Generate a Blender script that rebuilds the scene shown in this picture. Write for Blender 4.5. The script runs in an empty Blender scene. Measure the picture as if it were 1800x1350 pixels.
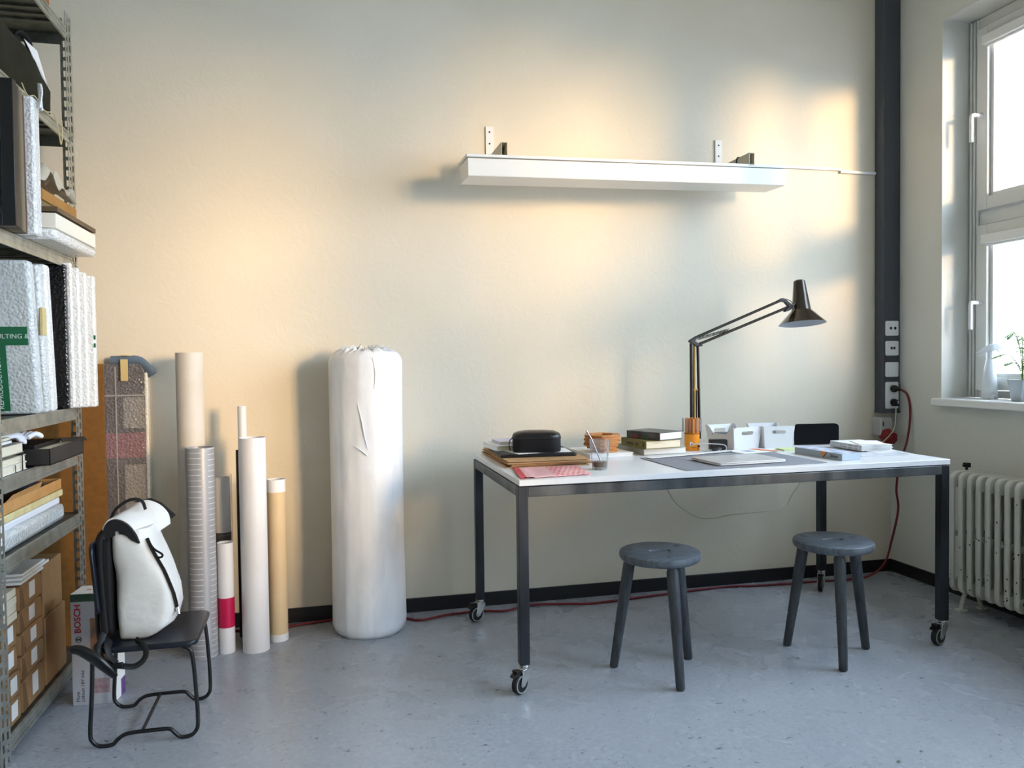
import bpy, bmesh, math, random
from mathutils import Vector, Matrix, noise
random.seed(7)
scene = bpy.context.scene
COL = scene.collection
PI = math.pi
R = math.radians

# ------------------------------------------------------------------ camera
def set_camera():
    yaw, pitch, roll = 0.237854, -0.029124, -0.012277
    f = Vector((math.sin(yaw)*math.cos(pitch), math.cos(yaw)*math.cos(pitch), math.sin(pitch)))
    r0 = Vector((math.cos(yaw), -math.sin(yaw), 0)); u0 = r0.cross(f)
    r = math.cos(roll)*r0 + math.sin(roll)*u0
    u = -math.sin(roll)*r0 + math.cos(roll)*u0
    cd = bpy.data.cameras.new('camera'); co = bpy.data.objects.new('camera', cd); COL.objects.link(co)
    cd.sensor_fit = 'HORIZONTAL'; cd.sensor_width = 36; cd.lens = 1380.73/1800*36; cd.clip_start = .05
    m = Matrix((r, u, -f)).transposed().to_4x4(); m.translation = (-0.18754, -3.64367, 1.16276)
    co.matrix_world = m
    scene.camera = co
set_camera()

# ------------------------------------------------------------------ world, sun, exposure
SUN_DIR = Vector((-.65, 1, -.14)).normalized()      # low evening sun through the windows of the side wall
w = bpy.data.worlds.new('sky'); scene.world = w; w.use_nodes = True
bg = w.node_tree.nodes['Background']; bg.inputs[0].default_value = (.64, .80, 1.0, 1); bg.inputs[1].default_value = 17.8
sd = bpy.data.lights.new('sun', 'SUN'); sd.energy = 5.0; sd.color = (1.0, .65, .275); sd.angle = R(10)
so = bpy.data.objects.new('sun', sd); COL.objects.link(so); so.location = (8, -10, 6)
so.rotation_euler = SUN_DIR.to_track_quat('-Z', 'Y').to_euler()
XR = 2.806; CEIL = 3.55; XL = -3.1; YF = -7.2; WT = .40
WINDOWS = [(-.354, -1.98), (-2.20, -4.15), (-4.38, -6.60)]; TOPS = [2.806, 3.02, 3.02]   # y range and head height
ZS, ZT = .953, 2.806
for i, (a, b) in enumerate(WINDOWS):                # sampling portals for the sky light (they give off nothing)
    ld = bpy.data.lights.new('window_portal', 'AREA'); ld.shape = 'RECTANGLE'; ld.size = TOPS[i]-ZS; ld.size_y = a-b
    lo = bpy.data.objects.new('window_portal', ld); COL.objects.link(lo)
    lo.location = (XR+WT+.02, (a+b)/2, (ZS+TOPS[i])/2); lo.rotation_euler = (0, R(90), 0)
    ld.cycles.is_portal = True
vs = scene.view_settings
vs.view_transform = 'Standard'; vs.look = 'None'; vs.gamma = 1; vs.use_curve_mapping = False; vs.exposure = -0.18

# ------------------------------------------------------------------ materials
def lin(c):
    if isinstance(c, str):
        c = [int(c[i:i+2], 16)/255 for i in (0, 2, 4)]
    return tuple(x/12.92 if x <= .04045 else ((x+.055)/1.055)**2.4 for x in c) + (1,)
MATS = {}
def mat(name, c, rough=.5, metal=0, c2=None, nscale=20, bump=0, bscale=60, bdist=.002, spec=.5, coat=0, stretch=None, detail=4, ramp=(.35, .65), trans=0, alpha=1, sss=0, kind='noise', ior=1.45, dist=0.0):
    if name in MATS: return MATS[name]
    m = bpy.data.materials.new(name); m.use_nodes = True
    nt = m.node_tree; N = nt.nodes; L = nt.links; b = N['Principled BSDF']
    b.inputs['Base Color'].default_value = lin(c); b.inputs['Roughness'].default_value = rough; b.inputs['Metallic'].default_value = metal
    b.inputs['Specular IOR Level'].default_value = spec; b.inputs['Coat Weight'].default_value = coat; b.inputs['Coat Roughness'].default_value = .15
    b.inputs['Transmission Weight'].default_value = trans; b.inputs['Alpha'].default_value = alpha; b.inputs['IOR'].default_value = ior
    if sss: b.inputs['Subsurface Weight'].default_value = sss; b.inputs['Subsurface Radius'].default_value = (.02, .02, .02)
    tc = N.new('ShaderNodeTexCoord'); mp = N.new('ShaderNodeMapping'); L.new(tc.outputs['Object'], mp.inputs[0])
    if stretch: mp.inputs['Scale'].default_value = stretch
    if c2:
        n = N.new('ShaderNodeTexNoise'); n.inputs['Scale'].default_value = nscale; n.inputs['Detail'].default_value = detail; n.inputs['Distortion'].default_value = dist
        L.new(mp.outputs[0], n.inputs['Vector'])
        rp = N.new('ShaderNodeValToRGB'); rp.color_ramp.elements[0].position = ramp[0]; rp.color_ramp.elements[1].position = ramp[1]
        rp.color_ramp.elements[0].color = lin(c); rp.color_ramp.elements[1].color = lin(c2)
        L.new(n.outputs['Fac'], rp.inputs[0]); L.new(rp.outputs[0], b.inputs['Base Color'])
    if bump:
        if kind == 'noise':
            n2 = N.new('ShaderNodeTexNoise'); n2.inputs['Detail'].default_value = 5; n2.inputs['Distortion'].default_value = dist
            out = n2.outputs['Fac']
        else:
            n2 = N.new('ShaderNodeTexVoronoi'); n2.feature = 'SMOOTH_F1'; out = n2.outputs['Distance']
        n2.inputs['Scale'].default_value = bscale
        L.new(mp.outputs[0], n2.inputs['Vector'])
        bp = N.new('ShaderNodeBump'); bp.inputs['Strength'].default_value = bump; bp.inputs['Distance'].default_value = bdist
        L.new(out, bp.inputs['Height']); L.new(bp.outputs[0], b.inputs['Normal'])
    MATS[name] = m
    return m
def glass_mat(name, tint=(1, 1, 1), gl=.08, rough=.02, haze=0):
    m = bpy.data.materials.new(name); m.use_nodes = True; nt = m.node_tree; N = nt.nodes; L = nt.links
    N.remove(N['Principled BSDF'])
    t = N.new('ShaderNodeBsdfTransparent'); t.inputs[0].default_value = (*tint, 1)
    g = N.new('ShaderNodeBsdfGlossy'); g.inputs['Roughness'].default_value = rough
    fr = N.new('ShaderNodeLayerWeight'); fr.inputs[0].default_value = gl
    mx = N.new('ShaderNodeMixShader'); L.new(fr.outputs['Fresnel'], mx.inputs[0]); L.new(t.outputs[0], mx.inputs[1]); L.new(g.outputs[0], mx.inputs[2])
    out = mx.outputs[0]
    if haze:
        d = N.new('ShaderNodeBsdfDiffuse'); d.inputs[0].default_value = (.9, .92, .93, 1); tr = N.new('ShaderNodeBsdfTranslucent'); tr.inputs[0].default_value = (.9, .92, .93, 1)
        m1 = N.new('ShaderNodeMixShader'); L.new(d.outputs[0], m1.inputs[1]); L.new(tr.outputs[0], m1.inputs[2])
        m2 = N.new('ShaderNodeMixShader'); m2.inputs[0].default_value = haze; L.new(out, m2.inputs[1]); L.new(m1.outputs[0], m2.inputs[2]); out = m2.outputs[0]
    L.new(out, N['Material Output'].inputs[0]); MATS[name] = m
    return m
def uv_nodes(m):
    N = m.node_tree.nodes; tc = N.new('ShaderNodeTexCoord'); return tc.outputs['UV']

# plaster wall with brushed relief
def wall_material(name, ca, cb):
    m = bpy.data.materials.new(name); m.use_nodes = True; nt = m.node_tree; N = nt.nodes; L = nt.links; b = N['Principled BSDF']
    b.inputs['Roughness'].default_value = .62; b.inputs['Specular IOR Level'].default_value = .3
    tc = N.new('ShaderNodeTexCoord')
    n1 = N.new('ShaderNodeTexNoise'); n1.inputs['Scale'].default_value = 1.3; n1.inputs['Detail'].default_value = 5; L.new(tc.outputs['Object'], n1.inputs['Vector'])
    rp = N.new('ShaderNodeValToRGB'); rp.color_ramp.elements[0].color = lin(ca); rp.color_ramp.elements[1].color = lin(cb); rp.color_ramp.elements[0].position = .3; rp.color_ramp.elements[1].position = .7
    L.new(n1.outputs['Fac'], rp.inputs[0]); L.new(rp.outputs[0], b.inputs['Base Color'])
    n2 = N.new('ShaderNodeTexNoise'); n2.inputs['Scale'].default_value = 14; n2.inputs['Detail'].default_value = 6; n2.inputs['Distortion'].default_value = 2.2; L.new(tc.outputs['Object'], n2.inputs['Vector'])
    n3 = N.new('ShaderNodeTexNoise'); n3.inputs['Scale'].default_value = 90; n3.inputs['Detail'].default_value = 3; n3.inputs['Distortion'].default_value = .6; L.new(tc.outputs['Object'], n3.inputs['Vector'])
    ad = N.new('ShaderNodeMath'); ad.operation = 'MULTIPLY_ADD'; ad.inputs[1].default_value = .35
    L.new(n3.outputs['Fac'], ad.inputs[0]); L.new(n2.outputs['Fac'], ad.inputs[2])
    bp = N.new('ShaderNodeBump'); bp.inputs['Strength'].default_value = .22; bp.inputs['Distance'].default_value = .005
    L.new(ad.outputs[0], bp.inputs['Height']); L.new(bp.outputs[0], b.inputs['Normal'])
    return m
M_WALL = wall_material('painted_plaster', 'dad0bb', 'e3d9c6')
M_WALLR = wall_material('grey_white_plaster', 'd3d2c9', 'dbdad2')
def floor_material():
    m = bpy.data.materials.new('grey_linoleum'); m.use_nodes = True; nt = m.node_tree; N = nt.nodes; L = nt.links; b = N['Principled BSDF']
    tc = N.new('ShaderNodeTexCoord'); P = tc.outputs['Object']
    def nz(s, d=5, dist=0, st=None):
        n = N.new('ShaderNodeTexNoise'); n.inputs['Scale'].default_value = s; n.inputs['Detail'].default_value = d; n.inputs['Distortion'].default_value = dist
        if st:
            mp = N.new('ShaderNodeMapping'); mp.inputs['Scale'].default_value = st; L.new(P, mp.inputs[0]); L.new(mp.outputs[0], n.inputs['Vector'])
        else: L.new(P, n.inputs['Vector'])
        return n.outputs['Fac']
    def ramp(v, c0, c1, p0, p1):
        r = N.new('ShaderNodeValToRGB'); r.color_ramp.elements[0].position = p0; r.color_ramp.elements[1].position = p1
        r.color_ramp.elements[0].color = c0; r.color_ramp.elements[1].color = c1; L.new(v, r.inputs[0]); return r.outputs[0]
    def mul(a, bb, f=1):
        x = N.new('ShaderNodeMix'); x.data_type = 'RGBA'; x.blend_type = 'MULTIPLY'; x.inputs[0].default_value = f
        L.new(a, x.inputs[6]); L.new(bb, x.inputs[7]); return x.outputs[2]
    base = ramp(nz(2.6, 4, .3), lin('a2a7ae'), lin('a9adb4'), .2, .8)
    mott = ramp(nz(60, 3, .3), (.84, .84, .85, 1), (1.08, 1.08, 1.08, 1), .25, .75)
    W1 = (1, 1, 1, 1)
    sp1 = ramp(nz(46, 1, .9, (1, 1.9, 1)), (.30, .29, .28, 1), W1, .262, .275)      # small scuff marks
    sp2 = ramp(nz(27, 1, 1.4, (2.4, 1, 1)), (.55, .55, .55, 1), W1, .235, .25)
    col = mul(mul(mul(base, mott), sp1), sp2)
    L.new(col, b.inputs['Base Color'])
    rr = ramp(nz(5, 4, .4), (.24, .24, .24, 1), (.31, .31, .31, 1), .2, .8); L.new(rr, b.inputs['Roughness'])
    b.inputs['Specular IOR Level'].default_value = .5
    bp = N.new('ShaderNodeBump'); bp.inputs['Strength'].default_value = .05; bp.inputs['Distance'].default_value = .002
    L.new(nz(9, 4, .5), bp.inputs['Height']); L.new(bp.outputs[0], b.inputs['Normal'])
    return m
M_FLOOR = floor_material()
M_CEIL = mat('ceiling_white', 'e8e4da', .8)
M_OCHRE = mat('ochre_plaster', 'd8cba9', .8, c2='ded2b4', nscale=3)
M_BASE = mat('black_baseboard', '17171a', .45)
M_WHITE = mat('white_lacquer', 'e9e9e6', .35)
M_WHITEP = mat('white_plastic', 'e6e7e8', .38)
M_FRAME = mat('window_frame_white', 'd9dad6', .4)
M_GLASS = glass_mat('window_glass')
M_CLEAR = glass_mat('clear_glass', (.97, .98, .98), .10, .03, .07)
M_TRUNK = mat('grey_trunking', '4a4e55', .5)
M_STEEL = mat('raw_steel', '404347', .40, .7, '66696a', 12, .15, 40, .001, stretch=(1, 1, .25))
M_DSTEEL = mat('dark_raw_steel', '282b2f', .42, .65, '40444a', 14, .1, 50, .001, stretch=(1, 1, .2))
M_CHROME = mat('zinc_plated', 'c9cac8', .22, 1)
M_GALV = mat('galvanised_steel', 'a3a59c', .36, .75, 'c2c3b8', 18, stretch=(1, 1, 1))
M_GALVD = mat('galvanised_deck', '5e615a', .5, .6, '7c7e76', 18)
M_RUBBER = mat('black_rubber', '1c1c1e', .6)
M_GREYR = mat('grey_rubber', '57595c', .6)
M_BLACK = mat('black_plastic', '101012', .4)
M_BLACKF = mat('black_fabric', '121214', .85, bump=.3, bscale=400, bdist=.001)
M_STOOL = mat('grey_stained_wood', '454b51', .40, 0, '666d73', 9, .35, 30, .0015, stretch=(1.2, 9, 1.2), dist=1.2)
M_STOOLL = mat('dark_grey_stained_wood', '33363a', .45, 0, '474b50', 10, .2, 30, .001, stretch=(8, 8, 1), dist=.6)
M_NAVY = mat('navy_lacquer', '11151d', .3, c2='171c28', nscale=6)
M_CARD = mat('corrugated_card', 'b48a5c', .8, c2='bd9466', nscale=25)
M_CARDED = mat('card_edge', '8a6238', .85, c2='c49a68', nscale=160, stretch=(1, 1, 3))
M_KRAFT = mat('kraft_paper', '96714a', .75, c2='a67f55', nscale=10, bump=.25, bscale=14, bdist=.01)
M_MDF = mat('brown_hardboard', '7c5526', .6, c2='875e2c', nscale=40)
M_PAPER = mat('white_paper', 'efeeea', .75)
M_CREAM = mat('cream_paper', 'e6dcc4', .8, c2='d9ceb4', nscale=90, stretch=(.3, .3, 6))
M_PAGES = mat('page_block', 'ecebe8', .8, c2='dcdad6', nscale=120, stretch=(.2, .2, 8))
M_ORANGE = mat('orange_lacquer', 'e8901c', .4)
M_RED = mat('red_cable', '6e0f1a', .5)
M_WOODC = mat('oiled_wood', 'a8642c', .5, c2='c98a4a', nscale=12, stretch=(1, 1, 8))

# ------------------------------------------------------------------ mesh helpers
class MB:
    def __init__(s): s.v = []; s.f = []; s.mi = []; s.uv = {}
    def add(s, vs, fs, mi=0, M=None):
        o = len(s.v)
        s.v += [tuple((M @ Vector(p)) if M else p) for p in vs]
        s.f += [tuple(i+o for i in f) for f in fs]; s.mi += [mi]*len(fs)
        return s
    def box(s, x0, x1, y0, y1, z0, z1, mi=0, M=None):
        v = [(x, y, z) for x in (x0, x1) for y in (y0, y1) for z in (z0, z1)]
        return s.add(v, [(0, 1, 3, 2), (4, 6, 7, 5), (0, 4, 5, 1), (2, 3, 7, 6), (0, 2, 6, 4), (1, 5, 7, 3)], mi, M)
    def loft(s, rings, close=True, caps=True, mi=0, M=None):
        n = len(rings[0]); v = [p for r in rings for p in r]; f = []
        for i in range(len(rings)-1):
            for j in range(n if close else n-1):
                k = (j+1) % n
                f.append((i*n+j, i*n+k, (i+1)*n+k, (i+1)*n+j))
        if caps and close:
            f.append(tuple(range(n-1, -1, -1))); f.append(tuple(range((len(rings)-1)*n, len(rings)*n)))
        return s.add(v, f, mi, M)
    def cyl(s, p0, p1, r0, r1=None, n=20, caps=True, mi=0, M=None):
        r1 = r0 if r1 is None else r1
        p0 = Vector(p0); p1 = Vector(p1); d = (p1-p0).normalized()
        a = d.orthogonal().normalized(); b = d.cross(a)
        rg = [[tuple(p+a*r*math.cos(2*PI*k/n)+b*r*math.sin(2*PI*k/n)) for k in range(n)] for p, r in ((p0, r0), (p1, r1))]
        return s.loft(rg, True, caps, mi, M)
    def lathe(s, prof, n=32, c=(0, 0, 0), caps=False, mi=0, M=None, wob=None):
        rg = []
        for r, z in prof:
            rg.append([(c[0]+r*(wob(k/n, z) if wob else 1)*math.cos(2*PI*k/n), c[1]+r*(wob(k/n, z) if wob else 1)*math.sin(2*PI*k/n), c[2]+z) for k in range(n)])
        return s.loft(rg, True, caps, mi, M)
    def tube(s, pts, r, n=8, caps=True, mi=0, flat=None, M=None):
        P = [Vector(p) for p in pts]; rings = []; up = None
        for i, p in enumerate(P):
            t = (P[min(i+1, len(P)-1)]-P[max(i-1, 0)]).normalized()
            if up is None: up = t.orthogonal().normalized()
            up = (up-t*up.dot(t)).normalized(); b = t.cross(up)
            ra = r[i] if isinstance(r, (list, tuple)) else r
            rings.append([tuple(p+up*ra*math.cos(2*PI*k/n)*(flat or 1)+b*ra*math.sin(2*PI*k/n)) for k in range(n)])
        return s.loft(rings, True, caps, mi, M)
    def prism(s, poly, h0, h1, axis='z', mi=0, M=None):
        def P(a, b, h): return {'z': (a, b, h), 'y': (a, h, b), 'x': (h, a, b)}[axis]
        return s.loft([[P(a, b, h0) for a, b in poly], [P(a, b, h1) for a, b in poly]], True, True, mi, M)
    def mesh(s, name):
        me = bpy.data.meshes.new(name); me.from_pydata(s.v, [], s.f); me.polygons.foreach_set('material_index', s.mi)
        bm = bmesh.new(); bm.from_mesh(me); bmesh.ops.recalc_face_normals(bm, faces=bm.faces); bm.to_mesh(me); bm.free()
        return me
    def build(s, name, m, parent=None, bevel=0, smooth=None, world=True, seg=2, solid=0, sub=0):
        me = s.mesh(name)
        for x in (m if isinstance(m, (list, tuple)) else [m]): me.materials.append(x)
        if smooth is not None:
            me.polygons.foreach_set('use_smooth', [True]*len(me.polygons)); me.set_sharp_from_angle(angle=R(smooth))
        o = bpy.data.objects.new(name, me); COL.objects.link(o)
        if parent is not None: attach(o, parent, world)
        if solid:
            md = o.modifiers.new('solid', 'SOLIDIFY'); md.thickness = solid; md.offset = 0
        if bevel:
            md = o.modifiers.new('bevel', 'BEVEL'); md.width = bevel; md.segments = seg; md.limit_method = 'ANGLE'; md.angle_limit = R(40); md.harden_normals = False
            me.polygons.foreach_set('use_smooth', [True]*len(me.polygons)); me.set_sharp_from_angle(angle=R(smooth or 30))
        if sub:
            md = o.modifiers.new('sub', 'SUBSURF'); md.levels = sub; md.render_levels = sub
        return o
WORLD = {}
def attach(o, parent, world=True):
    o.parent = parent
    if world:
        o.matrix_parent_inverse = WORLD.get(parent.name, Matrix.Identity(4)).inverted()
    WORLD[o.name] = WORLD.get(parent.name, Matrix.Identity(4)) @ o.matrix_parent_inverse
def thing(name, label, cat, loc=(0, 0, 0), rz=0, group=None, kind=None):
    o = bpy.data.objects.new(name, None); COL.objects.link(o); o.empty_display_size = .05
    o.location = loc; o.rotation_euler = (0, 0, rz); tag(o, label, cat, group, kind)
    WORLD[o.name] = Matrix.Translation(loc) @ Matrix.Rotation(rz, 4, 'Z')
    return o
def tag(o, label=None, cat=None, group=None, kind=None):
    if label: o['label'] = label
    if cat: o['category'] = cat
    if group: o['group'] = group
    if kind: o['kind'] = kind
    return o
def copy_tree(o, parent=None):
    c = o.copy(); COL.objects.link(c); c.parent = parent
    for ch in list(o.children): copy_tree(ch, c)
    return c
def dup(root, loc, rz, label=None, group=None):
    c = copy_tree(root); c.location = loc; c.rotation_euler = (0, 0, rz)
    if label: c['label'] = label
    if group: c['group'] = group
    return c
def rrect(w, h, r, n=4, cx=0, cy=0):
    out = []
    for (sx, sy, a0) in ((1, 1, 0), (-1, 1, 90), (-1, -1, 180), (1, -1, 270)):
        for k in range(n+1):
            a = R(a0+90*k/n); out.append((cx+sx*(w/2-r)+r*math.cos(a), cy+sy*(h/2-r)+r*math.sin(a)))
    return out
def smoothpath(pts, k=6):
    P = [Vector(p) for p in pts]; out = []
    for i in range(len(P)-1):
        p0 = P[max(i-1, 0)]; p1 = P[i]; p2 = P[i+1]; p3 = P[min(i+2, len(P)-1)]
        for j in range(k):
            t = j/k; out.append(.5*((2*p1)+(p2-p0)*t+(2*p0-5*p1+4*p2-p3)*t*t+(3*p1-p0-3*p2+p3)*t**3))
    return out+[P[-1]]
def text(name, body, size, m, parent, M, align='LEFT', ext=.0004, world=True, bold=0, xs=1):
    cu = bpy.data.curves.new('lettering', 'FONT'); cu.body = body; cu.size = size; cu.extrude = ext; cu.align_x = align; cu.align_y = 'CENTER'; cu.resolution_u = 3; cu.offset = bold
    to = bpy.data.objects.new('lettering_source', cu); COL.objects.link(to)
    dg = bpy.context.evaluated_depsgraph_get(); me = bpy.data.meshes.new_from_object(to.evaluated_get(dg))
    bpy.data.objects.remove(to); bpy.data.curves.remove(cu)
    me.transform(M @ Matrix.Diagonal((xs, 1, 1, 1))); me.materials.clear(); me.materials.append(m); me.name = name
    o = bpy.data.objects.new(name, me); COL.objects.link(o); attach(o, parent, world)
    return o
def frame3(o, ex, ey):
    ex = Vector(ex).normalized(); ey = Vector(ey); ey = (ey-ex*ey.dot(ex)).normalized(); ez = ex.cross(ey)
    m = Matrix((ex, ey, ez)).transposed().to_4x4(); m.translation = o
    return m
def struct(name, mb, m, label, **k):
    o = mb.build(name, m, **k); return tag(o, label, None, None, 'structure')

# ------------------------------------------------------------------ room shell
struct('floor', MB().box(XL-.1, XR+WT, YF-.1, .3, -.12, 0), M_FLOOR, 'grey blue linoleum floor with dark scuff marks')
struct('ceiling', MB().box(XL-.1, XR+WT, YF-.1, .3, CEIL, CEIL+.15), M_CEIL, 'white ceiling above the studio room')
struct('wall_back', MB().box(XL-.1, XR+WT, 0, .3, 0, CEIL), M_WALL, 'cream plaster back wall with brushed relief behind the table')
struct('wall_left', MB().box(XL-.2, XL, YF, 0, 0, CEIL), M_OCHRE, 'plain plaster wall at the far side')
struct('wall_front', MB().box(XL-.1, XR+WT, YF-.2, YF, 0, CEIL), M_WALLR, 'plain plaster wall behind the viewer')
mb = MB(); x0, x1 = XR, XR+WT
mb.box(x0, x1, YF, 0, 0, ZS-.035); mb.box(x0, x1, YF, 0, 3.02, CEIL)
ys = [0]+[v for ab in WINDOWS for v in ab]+[YF]
for i in range(0, len(ys), 2): mb.box(x0, x1, ys[i+1], ys[i], ZS-.035, 3.02)
mb.box(x0, x1, WINDOWS[0][1], WINDOWS[0][0], ZT, 3.02)
struct('wall_right', mb, M_WALLR, 'pale plaster window wall with deep reveals')
struct('baseboard_back', MB().box(XL, XR, -.012, 0, 0, .064), M_BASE, 'black baseboard along the back wall', bevel=.002)
struct('baseboard_right', MB().box(XR-.012, XR, YF, -.012, 0, .064), M_BASE, 'black baseboard under the radiator', bevel=.002)
for n, (a, b) in enumerate(WINDOWS):
    s = MB().box(XR-.05, XR+.17, b-.02 if n else b-.03, a+.015, ZS-.037, ZS)
    struct('trim_%d' % (n+1), s, M_WHITE, 'white window sill board below window %s' % ('near the corner', 'in the middle', 'at the far end')[n], bevel=.006)

# windows: two columns by two rows of sashes
def make_window(n, a, b):
    w_ = thing('window_%d' % (n+1), 'white framed window with upper and lower sashes %s' % ('beside the corner trunking', 'beyond the first pier', 'beyond the second pier')[n], None, (XR+.2, a, ZS), 0, None, 'structure')
    fx0, fx1 = XR+.16, XR+.25
    m = MB(); zt, zb = TOPS[n]-.004, ZS+.002
    a2, b2 = a-.003, b+.003
    tr = (1.80, 1.865)
    m.box(fx0, fx1, a2-.055, a2, zb, zt); m.box(fx0, fx1, b2, b2+.055, zb, zt)
    m.box(fx0, fx1, b2+.055, a2-.055, zt-.05, zt); m.box(fx0, fx1, b2+.055, a2-.055, zb, zb+.035); m.box(fx0+.005, fx1, b2+.055, a2-.055, tr[0], tr[1])
    mid = a2-.86; m.box(fx0, fx1, mid-.025, mid+.025, zb, zt)
    # moulded strips on the side of the frame
    for k in range(3): m.box(fx0-.012+.003*k, fx0, a2-.022-.018*k, a2-.010-.018*k, zb, zt-.004)
    m.build('window_frame', M_FRAME, w_, bevel=.003)
    for (z0, z1) in ((zb+.035, tr[0]), (tr[1], zt-.05)):                    # fixed lights in the second column
        MB().box(fx0+.03, fx0+.034, b2+.055, mid-.025, z0, z1).build('pane', M_GLASS, w_)
    for (ya, yb) in ((a2-.06, mid+.03),):
        for (z0, z1) in ((zb+.04, tr[0]-.004), (tr[1]+.004, zt-.055)):
            t = .062; sx0, sx1 = fx0-.018, fx0+.05
            s = MB(); s.box(sx0, sx1, ya-t, ya, z0, z1); s.box(sx0, sx1, yb, yb+t, z0, z1)
            s.box(sx0, sx1, yb+t, ya-t, z0, z0+t); s.box(sx0, sx1, yb+t, ya-t, z1-t, z1)
            q = .018
            s.box(sx0+.02, sx1-.01, ya-t-q, ya-t, z0+t, z1-t); s.box(sx0+.02, sx1-.01, yb+t, yb+t+q, z0+t, z1-t)
            s.box(sx0+.02, sx1-.01, yb+t+q, ya-t-q, z0+t, z0+t+q); s.box(sx0+.02, sx1-.01, yb+t+q, ya-t-q, z1-t-q, z1-t)
            so_ = s.build('sash', M_FRAME, w_, bevel=.003)
            MB().box(sx0+.034, sx0+.038, yb+t+q*.5, ya-t-q*.5, z0+t+q*.5, z1-t-q*.5).build('pane', M_GLASS, so_)
            c = MB(); c.box(sx0-.028, sx0+.001, yb+t-.01, ya-t+.01, z1-t-.035, z1-t+.012); c.cyl((sx0-.006, yb+t, z1-t-.04), (sx0-.006, ya-t, z1-t-.04), .006, n=10)
            c.build('blind_cassette', M_WHITE, so_, bevel=.004)
            zh = z0+.52*(z1-z0) if z0 > 1.5 else z0+.53*(z1-z0)
            h = MB(); yh = ya-.026 if ya > mid else yb+.026
            h.cyl((sx0, yh, zh), (sx0-.012, yh, zh), .014, n=16); h.tube(smoothpath([(sx0, yh, zh), (sx0-.045, yh, zh), (sx0-.055, yh, zh-.008), (sx0-.056, yh, zh-.05), (sx0-.056, yh, zh-.13)], 4), .0095, 10)
            h.build('window_handle', M_WHITEP, so_, smooth=40)
    return w_
for n, (a, b) in enumerate(WINDOWS): make_window(n, a, b)

# outside: a white wing of the same building and the yard
struct('exterior_wing', MB().box(XR+WT+.02, 12, .6, 1.2, -3.2, 6.5), mat('white_stucco', 'e9e7ea', .8, c2='dcdae2', nscale=70, bump=.5, bscale=80, bdist=.01), 'white stucco wing of the building seen through the window')
struct('sun_blocker', MB().box(6.0, 7.3, -8.5, -6.1, -3.2, 2.40), MATS['white_stucco'], 'unseen block added outside to keep the sun off the lower window panes')  # added unseen block that keeps low sun off the first window's lower panes
struct('ground', MB().box(XR+WT+.02, 60, -50, 30, -3.4, -3.2), mat('yard_paving', '8d8b86', .9, c2='7a7873', nscale=2), 'grey paved yard outside the windows')

# ------------------------------------------------------------------ corner trunking with sockets
TF = -.067
tk = thing('cable_trunking', 'dark grey vertical cable trunking in the room corner', 'trunking', (2.753, -.03, .87))
MB().box(2.70, XR-.001, TF, -.001, .872, CEIL).build('duct', M_TRUNK, tk, bevel=.004)
MB().box(2.703, XR-.004, TF-.003, TF+.02, .88, CEIL-.01).build('cover', mat('trunking_cover', '43474e', .5), tk, bevel=.003)
MB().box(2.6985, XR-.001, TF-.0045, -.001, .862, .875).build('end_cap', M_TRUNK, tk, bevel=.002)
SX = 2.749; SF = TF-.003
def plate(name, z, h, label, inner=True):
    t = thing(name, label, 'socket', (SX, SF, z), 0, 'white plates on the trunking')
    MB().prism(rrect(.078, h, .007, 3), -.009, 0, 'y').build('plate', M_WHITEP, t, bevel=.0025, world=False)
    return t
s1 = plate('antenna_socket', 1.312, .078, 'topmost white plate on the trunking with two round antenna holes')
MB().prism(rrect(.05, .05, .006), -.012, -.008, 'y').build('insert', M_WHITEP, s1, bevel=.001, world=False)
for dx in (-.012, .014): MB().cyl((dx, -.0125, 0), (dx, -.0118, 0), .008, n=16).cyl((dx, -.0135, 0), (dx, -.012, 0), .004, n=12).build('jack', M_BLACK, s1, world=False)
s2 = plate('network_socket', 1.206, .078, 'white network plate with two small dark ports')
MB().prism(rrect(.055, .058, .004), -.012, -.008, 'y').build('insert', M_WHITEP, s2, bevel=.001, world=False)
for dx in (-.008, .009): MB().box(dx-.006, dx+.006, -.0128, -.0115, -.006, .008).build('port', M_BLACK, s2, world=False)
MB().box(-.0015, .0015, -.0128, -.0115, .022, .025).build('indicator', M_BLACK, s2, world=False)
MB().box(-.016, .018, -.0124, -.0115, -.024, -.016).build('label_strip', M_WHITE, s2, world=False)
s3 = plate('light_switch', 1.094, .078, 'white rocker light switch between network plate and power socket')
MB().prism(rrect(.052, .052, .005), -.014, -.008, 'y').build('rocker', M_WHITEP, s3, bevel=.002, world=False)
s4 = plate('power_socket', .957, .142, 'white double power socket at the foot of the trunking')
for dz in (.036, -.036):
    m = MB(); m.lathe([(.0, -.004), (.019, -.004), (.0205, .0), (.024, .0)], 24, M=Matrix.Translation((0, -.0095, dz)) @ Matrix.Rotation(R(90), 4, 'X'))
    m.prism(rrect(.056, .056, .005), -.0105, -.008, 'y', M=Matrix.Translation((0, 0, dz)))
    m.build('outlet', M_WHITEP, s4, world=False, smooth=40)
cee = thing('industrial_socket', 'grey industrial socket with red hinged lid below the trunking', 'socket', (2.72, -.003, .79))
m = MB(); m.prism(rrect(.075, .10, .012), -.07, 0, 'y', M=Matrix.Translation((0, 0, .0))); m.build('housing', mat('socket_grey', 'b9bab6', .45), cee, bevel=.006, world=False)
MB().cyl((0, -.055, -.035), (0, -.105, -.075), .036, .034, 24).cyl((0, -.088, -.055), (0, -.096, -.062), .041, .041, 24).build('lid', mat('red_plastic', '7e1016', .4), cee, bevel=.003, world=False, smooth=40)
MB().box(-.026, -.018, -.0715, -.069, .005, .028).build('lock_tab', M_BLACK, cee, world=False)

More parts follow.
